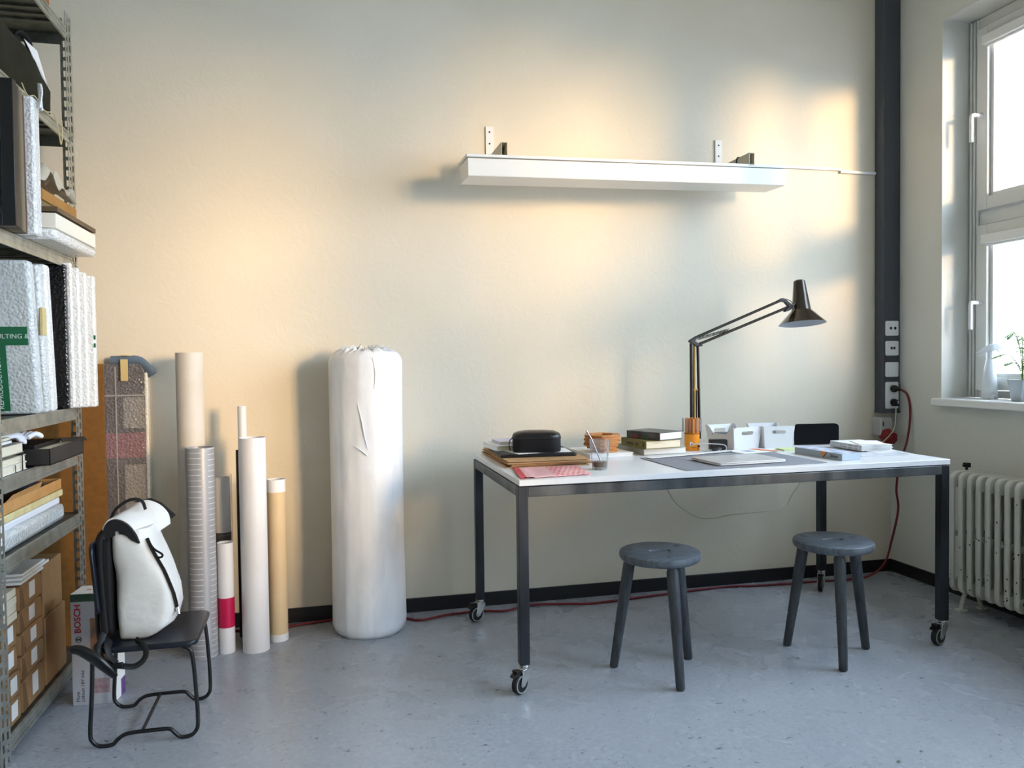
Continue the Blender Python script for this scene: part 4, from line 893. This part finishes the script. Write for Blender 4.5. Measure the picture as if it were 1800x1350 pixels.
# level 6: olive bag and papers
ol = thing('fabric_bag', 'bulky dark olive fabric bag on the sixth shelf', 'bag', (-1.30, -.66, 2.0525))
rg = []
for i in range(15):
    t = i/14; y = -.33+.62*t; hgt = .24*(.55+.45*math.sin(PI*min(1, .25+t*.72)))*(1 if t < .9 else 1-.1*(t-.9)/.1)
    wdt = .165; ring = []
    for k in range(24):
        a = 2*PI*k/24; c, s_ = math.cos(a), math.sin(a); e = .5
        ring.append((math.copysign(abs(c)**e, c)*wdt*(1 if .02 < t < .98 else .9)+.012*noise.noise(Vector((c*2, s_*2, t*4))), y, hgt/2+math.copysign(abs(s_)**e, s_)*hgt/2*(.999)+(.006*noise.noise(Vector((c*3, t*6, 2))) if s_ > 0 else 0)))
    rg.append(ring)
MB().loft(rg).build('bag_body', mat('olive_canvas', '1a1905', .95, c2='201f08', nscale=9, bump=.4, bscale=14, bdist=.01), ol, smooth=60, world=False)
MB().tube(smoothpath([(.10, .06, .235), (.11, .10, .275), (.12, .16, .27), (.12, .20, .225)], 4), .012, 8, flat=.4).build('bag_handle', M_BLACKF, ol, smooth=60, world=False)
MB().add([(.135, .08, .245), (.138, .12, .225), (.140, .27, .14), (.150, .26, .15), (.150, .16, .235)], [(0, 1, 2, 3, 4)]).build('white_tag', M_PAPER, ol, world=False, solid=.003)
MB().add([(.150, -.30, .06), (.156, -.24, .10), (.156, -.225, .06), (.150, -.25, .0)], [(0, 1, 2, 3)]).build('white_patch', M_PAPER, ol, world=False, solid=.003)
tag(MB().tube(smoothpath([(-1.085, -.86, 2.055), (-1.088, -.80, 2.035), (-1.086, -.74, 2.052), (-1.083, -.66, 2.03), (-1.083, -.56, 2.05), (-1.081, -.52, 1.995), (-1.081, -.50, 1.96), (-1.081, -.48, 2.00), (-1.085, -.47, 2.056)], 5), .0022, 6).build('string', mat('pale_string', 'cbbd96', .8), smooth=60), 'pale string hanging over the sixth shelf edge', 'string')
# level 7
slab('orange_case', 'small orange-brown case on the topmost shelf', 'case', -1.105, .22, -.66, -.50, 2.4425, 2.52, mat('orange_case', 'a8671e', .5), bevel=.004)

# ------------------------------------------------------------------ things on the table
Z = TH+.0003
# card sheets
for i in range(5):
    o = thing('card_sheet', '%s corrugated card sheet under the black portfolio' % ('lowest', 'second lowest', 'middle', 'second highest', 'topmost')[i], 'card', (.675+.006*((i*7) % 3-1), -.455+.006*((i*2) % 3-1), Z+.0055*i), R(-1.2+.8*((i*3) % 4)), 'corrugated card sheets on the table')
    MB().box(-.165, .165, -.262, .262, 0, .0032).build('sheet', M_CARD, o, world=False)
    if i < 4: MB().box(-.155, .155, -.252, .252, .0033, .0054).build('gap_shade', mat('card_gap_shade', '3c2a1c', .9), o, world=False)  # dark filler, stands for the shade in the gap between two sheets
zc = Z+.0256
pf = thing('portfolio', 'black portfolio folder lying on the card sheets', 'folder', (.672, -.415, zc), R(-4))
MB().prism(rrect(.315, .385, .012), 0, .0105).build('folder', M_BLACK, pf, bevel=.003, world=False)
MB().prism(rrect(.305, .375, .012), .0107, .0135).build('flap', mat('charcoal_card', '2b2d30', .5), pf, bevel=.001, world=False)
zc2 = zc+.0138
for i, (px_, py_, rz_) in enumerate(((.66, -.515, 12), (.70, -.52, -6))):
    o = thing('paper_sheet', ('white sheet partly under the black camera case, edge towards the pink bag', 'white sheet under the black camera case, edge towards the glass')[i], 'paper', (px_, py_, zc2+.0012*i), R(rz_), 'papers under the camera case'); MB().box(-.105, .105, -.074, .074, 0, .0008).build('sheet', M_PAPER, o, world=False)
book('book', 'white book beside the black camera case', .512, -.475, zc2, .10, .21, .022, R(4), M_PAPER, M_CREAM, group='books on the portfolio')
book('book', 'small lilac and cream book lying on the white book', .535, -.44, zc2+.0225, .09, .15, .012, R(2), mat('lilac_cover', 'cfc8d4', .5), M_CREAM, group='books on the portfolio')
cc = thing('camera_case', 'rounded black zip case with a domed lid on the portfolio', 'case', (.668, -.53, zc2+.0022), R(-14))
def case_ring(s, z, n=6): return [(x*s, y*s, z) for x, y in rrect(.198, .125, .045, n)]
MB().loft([case_ring(.97, 0), case_ring(1, .004), case_ring(1, .052), case_ring(.985, .056)]).build('case_body', M_BLACKF, cc, smooth=40, world=False)
MB().loft([case_ring(1.005, .0565), case_ring(1.008, .061), case_ring(1.0, .066), case_ring(.95, .0735), case_ring(.80, .080), case_ring(.5, .0845), case_ring(.15, .086)]).build('case_lid', mat('black_leatherette', '161618', .35, bump=.2, bscale=200), cc, smooth=40, world=False)
MB().tube([(x*1.012, y*1.012, .0563) for x, y in rrect(.198, .125, .045, 6)]+[(rrect(.198, .125, .045, 6)[0][0]*1.012, rrect(.198, .125, .045, 6)[0][1]*1.012, .0563)], .0018, 6).build('zip', M_RUBBER, cc, world=False)
MB().tube(smoothpath([(-.098, -.02, .056), (-.110, -.025, .045), (-.112, -.03, .02), (-.106, -.03, .004)], 4), .003, 6, flat=.5).build('zip_loop', M_BLACKF, cc, world=False, smooth=60)
MB().box(.03, .07, .006, .014, .0822, .0838).build('badge', mat('grey_print', '5a5b5d', .5), cc, world=False)
# pink plastic bag
pk = thing('plastic_bag', 'flat pink plastic bag printed with red squares at the table corner', 'bag', (.48, -1.0, Z))
def pink_material():
    m = bpy.data.materials.new('pink_squares'); m.use_nodes = True; nt = m.node_tree; N = nt.nodes; L = nt.links; b = N['Principled BSDF']
    uv = N.new('ShaderNodeTexCoord').outputs['UV']; br_ = N.new('ShaderNodeTexBrick'); L.new(uv, br_.inputs['Vector'])
    br_.inputs['Color1'].default_value = lin('e0485e'); br_.inputs['Color2'].default_value = lin('e8667a'); br_.inputs['Mortar'].default_value = lin('f2c0c2')
    br_.inputs['Scale'].default_value = 1; br_.inputs['Brick Width'].default_value = .075; br_.inputs['Row Height'].default_value = .115; br_.inputs['Mortar Size'].default_value = .017; br_.inputs['Mortar Smooth'].default_value = .2
    sx = N.new('ShaderNodeSeparateXYZ'); L.new(uv, sx.inputs[0])
    g1_ = N.new('ShaderNodeMath'); g1_.operation = 'GREATER_THAN'; L.new(sx.outputs[0], g1_.inputs[0]); g1_.inputs[1].default_value = .50
    mx = N.new('ShaderNodeMix'); mx.data_type = 'RGBA'; L.new(g1_.outputs[0], mx.inputs[0]); mx.inputs[6].default_value = lin('f0b9bc'); L.new(br_.outputs['Color'], mx.inputs[7])
    g2_ = N.new('ShaderNodeMath'); g2_.operation = 'LESS_THAN'; L.new(sx.outputs[0], g2_.inputs[0]); g2_.inputs[1].default_value = .09
    mx2 = N.new('ShaderNodeMix'); mx2.data_type = 'RGBA'; L.new(g2_.outputs[0], mx2.inputs[0]); L.new(mx.outputs[2], mx2.inputs[6]); mx2.inputs[7].default_value = lin('e23a50'); L.new(mx2.outputs[2], b.inputs['Base Color'])
    b.inputs['Roughness'].default_value = .3
    return m
c00, c10, c11, c01 = [Vector(p) for p in ((.0, .0, 0), (.268, .026, 0), (.305, .335, 0), (.045, .345, 0))]
m = MB(); nu, nv = 30, 20; gv = []; uvs = []
for i in range(nu+1):
    for j in range(nv+1):
        u, v_ = i/nu, j/nv; p = (c00*(1-u)*(1-v_)+c10*u*(1-v_)+c11*u*v_+c01*(1-u)*v_)
        zz_ = .002+.004*abs(noise.noise(Vector((u*4, v_*9, 0))))+(.010*abs(noise.noise(Vector((u*26, v_*7, 4)))) if u < .2 else 0)
        if v_ > .72: zz_ = .0008
        gv.append((p.x, p.y, zz_)); uvs.append((u, v_))
fs = [(i*(nv+1)+j, (i+1)*(nv+1)+j, (i+1)*(nv+1)+j+1, i*(nv+1)+j+1) for i in range(nu) for j in range(int(nv*.95))]
m.add(gv, fs); o = m.build('film', pink_material(), pk, world=False, smooth=60)
ul = o.data.uv_layers.new(name='UVMap')
for lp in o.data.loops: ul.data[lp.index].uv = uvs[lp.vertex_index]
sm = o.modifiers.new('solid', 'SOLIDIFY'); sm.thickness = .0012; sm.offset = 1
# ribbed glass with coffee and spoon
gs = thing('drinking_glass', 'ribbed drinking glass with a rest of coffee on the table', 'glass', (.828, -.845, Z))
wob = lambda u, z_: 1+.018*math.cos(2*PI*u*26)*(1 if .008 < z_ < .096 else .2)
MB().lathe([(.0, .0), (.0265, .0), (.0285, .004), (.0345, .075), (.0375, .112), (.0362, .1125), (.0358, .111), (.0328, .075), (.0268, .011), (.0, .009)], 104, wob=wob).build('tumbler', M_CLEAR, gs, smooth=50, world=False)
MB().lathe([(.0, .0095), (.0262, .0112), (.0285, .029), (.0, .029)], 40).build('coffee', mat('coffee', '6b4a17', .1, trans=.35), gs, smooth=40, world=False)
MB().lathe([(.0265, .0), (.0288, .004), (.0282, .009), (.0, .010), (.0, .0)], 32).build('glass_foot', mat('thick_glass', 'dfe3e2', .08, trans=.75), gs, smooth=40, world=False)
spn = MB(); spn.tube(smoothpath([(.012, .0, .014), (-.012, .002, .07), (-.032, .004, .118), (-.047, .005, .142)], 4), .0024, 8); spn.cyl((-.044, .005, .138), (-.050, .005, .146), .0042, n=10)
tag(spn.build('spoon', mat('spoon_steel', '9a9ca2', .2, .9), smooth=50), 'thin dark-tipped metal spoon leaning in the drinking glass', 'spoon').location = (.828, -.845, Z)
# flat book with wooden hexagon pieces
book('book', 'flat white book under the wooden hexagon frames', .905, -.52, Z, .20, .275, .0165, R(3), M_PAPER, group='books on the table middle')
for i, (dx, dy, rz_, rr) in enumerate(((.012, .0, 8, .062), (.014, .004, 20, .064), (.002, .0, 2, .070), (-.004, .002, 24, .078), (.0, .004, 6, .084), (.004, .0, 14, .084), (.002, .002, 4, .085), (.005, .0, 16, .086), (.004, .003, 10, .087))):
    o = thing('hexagon_frame', '%s wooden hexagon frame of the pile on the flat white book' % ('lowest', 'second', 'third', 'fourth', 'middle', 'sixth', 'seventh', 'second highest', 'topmost')[i], 'wooden frame', (.985+dx, -.44+dy, Z+.0168+.0084*i), R(rz_), 'wooden hexagon frames piled on the table')
    m = MB(); rin = rr*.58
    rg = [[(q*math.cos(2*PI*k/6), q*math.sin(2*PI*k/6), z_) for k in range(6)] for q, z_ in ((rin, 0), (rr, 0), (rr, .0078), (rin, .0078), (rin, 0))]
    m.loft(rg, True, False).build('hexagon', M_WOODC, o, world=False, bevel=.0006)
# stack of three books
M_DGREY = mat('dark_photo_cover', '2c2f30', .35, c2='55585a', nscale=18)
book('book', 'grey-white book at the bottom of the three-book pile beside the lamp', 1.152, -.505, Z, .206, .285, .0285, R(3), mat('pale_grey_cover', '9fa39b', .45), group='three-book pile', stripes=((.80, .84, .72, .82, M_DGP), (.88, .95, .72, .82, M_DGP)))
book('book', 'olive green book in the middle of the three-book pile', 1.150, -.535, Z+.0288, .178, .205, .036, R(9), mat('olive_cover', '6f6c3c', .6), M_CREAM, group='three-book pile', stripes=tuple((q, q+.03, .30, .62, M_BLACK) for q in (.30, .345, .39, .52, .565, .61, .655, .70, .745))+((.08, .12, .25, .7, M_BLACK),))
book('book', 'black book with red and green spine marks on top of the pile', 1.208, -.548, Z+.0651, .145, .195, .034, R(24), M_DGREY, group='three-book pile', stripes=((.70, .76, .05, .55, M_REDP), (.38, .46, .05, .6, mat('green_print', '1f5a3c', .5))))
# orange pencil pot with clear sleeve
op = thing('pencil_pot', 'orange pot of orange pencils with a clear sleeve beside the books', 'pencil pot', (1.437, -.388, Z))
MB().lathe([(.0, .0), (.0325, .0), (.0335, .003), (.0335, .080), (.031, .080), (.031, .004), (.0, .004)], 40).build('pot', M_ORANGE, op, smooth=40, world=False)
MB().lathe([(.0339, .074), (.0339, .078)], 40).build('rim_line', mat('dark_brown_line', '4a2410', .5), op, world=False, smooth=60)
MB().box(-.020, .004, -.0338, -.0300, .0135, .0155).build('print_line', MATS['dark_brown_line'], op, world=False)
MB().cyl((.016, -.027, .020), (.016, -.036, .020), .005, n=14).build('button', M_BLACK, op, world=False, smooth=40)
k = 0
for ring, rr in ((11, .0255), (6, .0145), (1, 0)):
    for i in range(ring):
        a = 2*PI*i/ring+.2*ring; hh = .146-.002*((i*5) % 3)
        MB().cyl((rr*math.cos(a), rr*math.sin(a), .006), (rr*math.cos(a), rr*math.sin(a), hh), .0048, n=6).build('pencil', [M_ORANGE, mat('dark_orange_lacquer', 'b85f12', .4)][i % 2], op, world=False)
MB().lathe([(.0425, .084), (.0425, .145), (.0405, .145), (.0405, .084), (.0425, .084)], 40).build('clear_sleeve', M_CLEAR, op, smooth=40, world=False)
# architect lamp
LYp = -.335; lx = 1.468
la = thing('desk_lamp', 'brown architect lamp with long jointed arm and conical shade', 'lamp', (lx, LYp, Z))
M_LAMP = mat('brown_lamp_enamel', '33281a', .25, .3, coat=.6); M_LARM = mat('dark_brown_arm', '2a241a', .4, .3); M_BRASS = mat('brass_tube', '8f6f35', .3, .8)
MB().lathe([(.0, 0), (.024, 0), (.025, .004), (.024, .03), (.02, .036), (.016, .04), (.016, .05), (.0, .05)], 36, c=(lx+.012, LYp+.01, Z)).build('base', mat('cream_base', 'd9cfb6', .4), la, smooth=40)
elb = Vector((1.463, LYp, 1.243)); el2 = Vector((1.492, LYp, 1.227)); hd = Vector((1.925, LYp, 1.434)); hd2 = Vector((1.960, LYp, 1.401))
bs = Z+.045
MB().cyl((1.459, LYp-.006, bs), (1.459, LYp-.006, 1.235), .0075, n=10).build('lower_arm', M_LARM, la, smooth=40)
MB().cyl((1.474, LYp+.004, bs), (1.480, LYp+.004, 1.232), .0055, n=10).build('lower_arm', M_BRASS, la, smooth=40)
MB().cyl((1.502, LYp, bs), (1.495, LYp, 1.228), .0065, n=10).build('lower_arm', M_LARM, la, smooth=40)
MB().cyl((1.488, LYp+.003, bs), (1.488, LYp+.003, 1.02), .0032, n=8).build('spring_rod', M_LARM, la, smooth=40)
MB().box(1.472, 1.505, LYp-.004, LYp+.004, 1.018, 1.024).build('spacer', M_BRASS, la)
MB().prism([(1.452, 1.248), (1.470, 1.258), (1.483, 1.266), (1.490, 1.258), (1.478, 1.244), (1.500, 1.232), (1.498, 1.218), (1.482, 1.222), (1.462, 1.236), (1.452, 1.238)], LYp-.010, LYp+.010, 'y').build('elbow', M_BLACK, la, bevel=.002)
MB().cyl((1.507, LYp-.012, 1.226), (1.507, LYp+.012, 1.226), .0065, n=14).build('knob', M_BLACK, la, smooth=40)
MB().cyl((1.478, LYp, 1.258), hd, .0065, n=10).build('upper_arm', M_LARM, la, smooth=40)
MB().cyl((1.496, LYp, 1.228), hd2, .0065, n=10).build('upper_arm', M_LARM, la, smooth=40)
sp0 = Vector((1.495, LYp-.004, 1.256)); sp1 = Vector((1.650, LYp-.004, 1.295)); hx = []
for i in range(22*8+1):
    t = i/(22*8); a = 2*PI*i/8; hx.append(sp0.lerp(sp1, t)+Vector((-.0058*math.cos(a)*.24, .0058*math.sin(a), .0058*math.cos(a))))
MB().tube(hx, .0016, 5).build('spring', M_RUBBER, la, smooth=60)
MB().prism([(1.905, 1.432), (1.928, 1.444), (1.948, 1.436), (1.978, 1.414), (1.984, 1.400), (1.966, 1.386), (1.940, 1.378), (1.944, 1.390), (1.962, 1.404), (1.942, 1.424), (1.926, 1.428)], LYp-.010, LYp+.010, 'y').build('head_joint', M_BLACK, la, bevel=.002)
sc_ = (2.032, LYp, 0)
MB().cyl((1.975, LYp, 1.402), (2.005, LYp, 1.404), .0065, n=10).build('shade_stem', M_LARM, la, smooth=40)
MB().tube(smoothpath([(1.93, LYp-.005, 1.442), (1.968, LYp-.012, 1.430), (1.985, LYp-.014, 1.395), (1.978, LYp-.014, 1.372), (1.974, LYp-.014, 1.388), (1.985, LYp-.012, 1.412), (2.002, LYp-.008, 1.422)], 5), .0022, 6).build('lamp_cord', mat('grey_cord', '6d655c', .5), la, smooth=60)
MT = Matrix.Translation((sc_[0], LYp, 1.40)) @ Matrix.Rotation(R(-7), 4, 'X') @ Matrix.Translation((-sc_[0], -LYp, -1.40))
shp = [(.0, 1.532), (.020, 1.532), (.0262, 1.527), (.0425, 1.395), (.044, 1.388), (.108, 1.322)]
shade = MB().lathe(shp, 56, c=sc_, M=MT).build('shade', M_LAMP, la, smooth=30)
MB().lathe([(.0, 1.520), (.0245, 1.520), (.0405, 1.394), (.042, 1.386), (.1065, 1.3215), (.108, 1.322)], 56, c=sc_, M=MT).build('shade_lining', mat('shade_inside', 'b9bec6', .5), la, smooth=30)
MB().lathe([(.0, 1.335), (.018, 1.34), (.030, 1.362), (.028, 1.385), (.016, 1.41), (.014, 1.44)], 24, c=sc_, M=MT).build('bulb', mat('bulb_glass', 'd5d8dc', .2), la, smooth=50)
# coiled cable and adaptor
cb = smoothpath([(1.415, -.455, Z+.03), (1.400, -.45, Z+.042), (1.395, -.46, Z+.028), (1.41, -.47, Z+.036), (1.44, -.475, Z+.038), (1.50, -.478, Z+.034), (1.545, -.485, Z+.028), (1.552, -.49, Z+.010), (1.53, -.50, Z+.004), (1.47, -.50, Z+.004), (1.43, -.495, Z+.010), (1.46, -.488, Z+.004), (1.51, -.485, Z+.006), (1.525, -.492, Z+.014), (1.50, -.50, Z+.010), (1.46, -.50, Z+.012)], 6)
tag(MB().tube(cb, .0026, 6).build('coiled_cable', mat('light_grey_cable', 'b9b6b8', .45), smooth=60), 'coiled light grey cable in front of the orange pot', 'cable')
tag(MB().tube(smoothpath([(1.470, -.512, Z+.012), (1.485, -.513, Z+.014), (1.512, -.514, Z+.020)], 3), [.004, .006, .0075, .0075, .007, .005, .004], 8).build('cable_plug', M_BLACK, smooth=60), 'small black connector lying in the coiled cable', 'plug')
ad = thing('power_adaptor', 'black block adaptor standing before the white storage bin', 'adaptor', (1.532, -.452, Z), R(-8))
MB().prism(rrect(.076, .052, .007), -.018, .018, 'y', M=Matrix.Translation((0, 0, .0262))).build('adaptor_body', M_BLACK, ad, bevel=.002, world=False)
MB().box(-.026, .002, -.0186, -.0175, .036, .040).box(-.012, .004, -.0186, -.0175, .010, .013).build('print', mat('faint_print', '2c2c30', .5), ad, world=False)
# white bins with handle holes
def storage_bin(label, x, y, rz, w_=.150, d=.205, h=.100):
    o = thing('storage_bin', label, 'bin', (x, y, Z), rz, 'white storage bins on the table')
    m = MB(); n = 40; tp = .010
    def front(sy):
        # panel with oval hole; taper outwards to the top
        out, inn_ = [], []
        for k in range(n):
            a = 2*PI*(k+.5)/n; c, s_ = math.cos(a), math.sin(a); q = 1/max(abs(c), abs(s_))
            u, v_ = c*q, s_*q; zz_ = h*(.5+.5*v_)+.0; ww = (w_/2-tp)+tp*zz_/h
            out.append((u*ww, zz_))
            hw, r_ = .024, .0085; inn_.append((c*r_+(hw if c > 0 else -hw)*min(1, abs(c)*3), h*.73+s_*r_))
        P = lambda p: (p[0], sy*(d/2-tp+tp*p[1]/h), p[1])
        m.loft([[P(p) for p in out], [P(p) for p in inn_]], True, False)
    front(-1); front(1)
    for sx_ in (-1, 1):
        K = 24; bot = []; top = []
        for i in range(K+1):
            t = i/K; yb = (t*2-1)*(d/2-tp)
            e = abs(2*t-1); dz = .034*(1 if e < .42 else max(0, .5+.5*math.cos(PI*(e-.42)/.42)) if e < .84 else 0)
            zt_ = h-dz; yt = (t*2-1)*(d/2-tp+tp*zt_/h)
            bot.append((sx_*(w_/2-tp), yb, 0)); top.append((sx_*(w_/2-tp+tp*zt_/h), yt, zt_))
        m.loft([bot, top], False, False)
    m.box(-w_/2+tp, w_/2-tp, -d/2+tp, d/2-tp, 0, .003)
    m.build('bin_shell', M_WHITEP, o, world=False, solid=.003)
    return o
storage_bin('white plastic storage bin with a dark gadget inside, closer to the lamp', 1.668, -.342, R(9), .155)
storage_bin('white plastic storage bin closer to the black device stand', 1.846, -.365, R(-7), .148, .19, .102)
tag(MB().box(-.045, .03, -.055, .06, .0, .012, M=Matrix.Translation((1.642, -.342, Z+.056)) @ Matrix.Rotation(R(14), 4, 'Z')).build('gadget', mat('slate_device', '262c33', .4), bevel=.003), 'dark slate gadget lying in the white storage bin', 'gadget')
tag(MB().box(-.05, .05, -.06, .06, 0, .051, M=Matrix.Translation((1.664, -.342, Z+.0042)) @ Matrix.Rotation(R(9), 4, 'Z')).build('paper_block', M_PAPER, bevel=.002), 'white paper block in the storage bin under the gadget', 'paper')
bd = thing('device_stand', 'upright black panel with rounded corners at the table rear corner', 'panel', (2.088, -.372, Z), R(-9))
MB().prism(rrect(.212, .120, .018, 5, 0, .0385), -.010, .010, 'y').build('panel', mat('matt_black', '07080b', .7, spec=.15), bd, bevel=.002, world=False)
bd.children[0].data.transform(Matrix.Translation((0, 0, 0)))
for v_ in bd.children[0].data.vertices:
    if v_.co.z < 0: v_.co.z = 0
MB().box(-.09, .09, -.012, .045, 0, .004).build('foot', M_BLACK, bd, world=False)
# desk mat, ruler, laptop
dm = thing('desk_mat', 'thin grey desk mat under the laptop', 'mat', (1.412, -.778, Z), R(2))
MB().prism(rrect(.615, .40, .008), 0, .0025).build('mat', mat('grey_felt', '83848a', .8, c2='8b8c92', nscale=60), dm, bevel=.0006, world=False)
rl = thing('ruler', 'long white ruler lying across the back of the desk mat', 'ruler', (1.335, -.575, Z+.0028), R(16))
MB().box(-.225, .225, -.02, .02, 0, .005).build('blade', M_WHITE, rl, bevel=.0015, world=False)
MB().box(-.225, .225, -.0205, -.0195, .0005, .0035).build('edge_line', M_DGP, rl, world=False)
lp = thing('laptop', 'closed silver laptop on the grey desk mat', 'laptop', (1.418, -.822, Z+.0028), R(4))
M_ALU = mat('silver_aluminium', 'c8c9cc', .35, .6)
MB().prism(rrect(.304, .212, .012), .0015, .0078).build('base', M_ALU, lp, bevel=.0015, world=False)
MB().prism(rrect(.304, .212, .012), .0086, .0125).build('lid', M_ALU, lp, bevel=.0012, world=False)
MB().prism(rrect(.300, .208, .012), .0076, .0088).build('seam', M_BLACK, lp, world=False)
for x, y in ((-.13, -.085), (.13, -.085), (-.13, .085), (.13, .085)): MB().cyl((x, y, 0), (x, y, .002), .007, n=12).build('foot', M_RUBBER, lp, world=False)
for y in (.055, .070): MB().box(-.1525, -.1515, y, y+.009, .0035, .006).build('port', M_BLACK, lp, world=False)
lgp = []
for k in range(28):
    a = 2*PI*k/28; rr = .0125*(1+.06*math.cos(2*a)); x, y = rr*math.cos(a), rr*math.sin(a)*.98
    if (x-.0145)**2+(y-.002)**2 < .0062**2: x = .0145-math.sqrt(max(0, .0062**2-(y-.002)**2))
    lgp.append((x, y))
MB().prism(lgp, .0124, .0128).prism([(.0005, .0135), (.004, .015), (.006, .019), (.0025, .0175)], .0124, .0128).build('emblem', mat('dark_mirror', '6d6f74', .15, .8), lp, world=False)
# papers, sticky notes
def sheet(name, label, x, y, z_, w_, d, t, rz, m, cat='paper', group='loose papers on the table'):
    o = thing(name, label, cat, (x, y, z_), rz, group); MB().box(-w_/2, w_/2, -d/2, d/2, 0, t).build('sheet', m, o, world=False); return o
s_ = sheet('printed_sheet', 'printed white sheet with a blue picture between laptop and bins', 1.655, -.535, Z+.0028, .20, .13, .0008, R(10), M_PAPER)
MB().box(-.045, .0, -.02, .03, .0008, .0011).build('picture_print', mat('blue_print', '6f86a8', .5, c2='aab4c4', nscale=40), s_, world=False)
sheet('note', 'orange sticky note on the printed sheet', 1.716, -.525, Z+.004, .035, .13, .0008, R(26), mat('orange_note', 'f08a5c', .6), 'note')
sheet('paper_sheet', 'white sheet with a blue edge behind the sticky notes', 1.775, -.478, Z+.0002, .15, .06, .0012, R(8), M_PAPER)
sheet('note_pad', 'pale green sticky note pad near the storage bins', 1.838, -.528, Z, .085, .072, .007, R(-2), mat('pale_green_note', 'd6e0a6', .7), 'note pad')
# pale blue box with lettering
bb = thing('flat_box', 'flat pale blue box with an orange triangle and script lettering', 'box', (1.815, -.93, Z), R(5))
bw, bd_, bh = .092, .285, .0275
MB().box(0, bw, 0, bd_, 0, bh).build('box_body', mat('pale_blue_card', 'b9c4cf', .45), bb, bevel=.001, world=False)
MB().box(.002, bw-.002, .002, bd_-.002, bh, bh+.0006).build('top_print', mat('blue_floral_print', 'cfd3dd', .5, c2='93a3c2', nscale=28, ramp=(.45, .6)), bb, world=False)
MB().box(-.0006, .001, .003, bd_-.003, .002, bh-.002).build('side_print', mat('grey_blue_card', '9aa4ab', .5), bb, world=False)
MB().prism([(-.11, .003), (-.088, .026), (-.125, .026)], 0, 1, 'x', M=Matrix.Translation((-.0010, 0, 0)) @ Matrix.Scale(.0012, 4, (1, 0, 0)) @ Matrix.Scale(-1, 4, (0, 1, 0))).build('orange_triangle', mat('orange_print', 'd98b3c', .5), bb, world=False)
MB().prism([(-.088, .026), (-.083, .026), (-.104, .0025), (-.110, .0025)], 0, 1, 'x', M=Matrix.Translation((-.0010, 0, 0)) @ Matrix.Scale(.0012, 4, (1, 0, 0)) @ Matrix.Scale(-1, 4, (0, 1, 0))).build('dark_stripe', mat('navy_print', '20242e', .5), bb, world=False)
text('lettering', 'Salium', .018, MATS['navy_print'], bb, Matrix.Translation((-.0012, .068, bh*.52)) @ Matrix.Rotation(R(-90), 4, 'Z') @ Matrix.Rotation(R(90), 4, 'X') @ Matrix(((1, .25, 0, 0), (0, 1, 0, 0), (0, 0, 1, 0), (0, 0, 0, 1))), world=False)
# books at the right end
M_SPINE = mat('printed_spine', 'c9c9cc', .5, c2='8d8e94', nscale=140, stretch=(1, 1, .5))
sheet('magazine', 'open white magazine lying under the book pile at the table end', 2.085, -.79, Z, .21, .12, .003, R(-4), mat('magazine_print', 'dcdcde', .35, c2='bfc2c8', nscale=14), 'magazine')
sheet('brochure', 'thin glossy brochure sticking out beside the magazine', 2.165, -.735, Z+.0031, .14, .14, .0015, R(-9), mat('brochure_gloss', 'e3e4e8', .25), 'brochure')
book('book', 'lower white book with patterned spine at the table end', 2.072, -.715, Z+.005, .155, .228, .0125, R(-1), M_PAPER, group='books at the table end', stripes=((.02, .98, .1, .9, M_SPINE),))
book('book', 'upper white book with patterned spine at the table end', 2.070, -.718, Z+.0178, .152, .228, .0120, R(-2), M_PAPER, group='books at the table end', stripes=((.02, .98, .1, .9, M_SPINE),))
sheet('booklet', 'slim white booklet topmost on the books at the table end', 2.158, -.645, Z+.0300, .115, .165, .004, R(-24), M_PAPER, 'booklet')
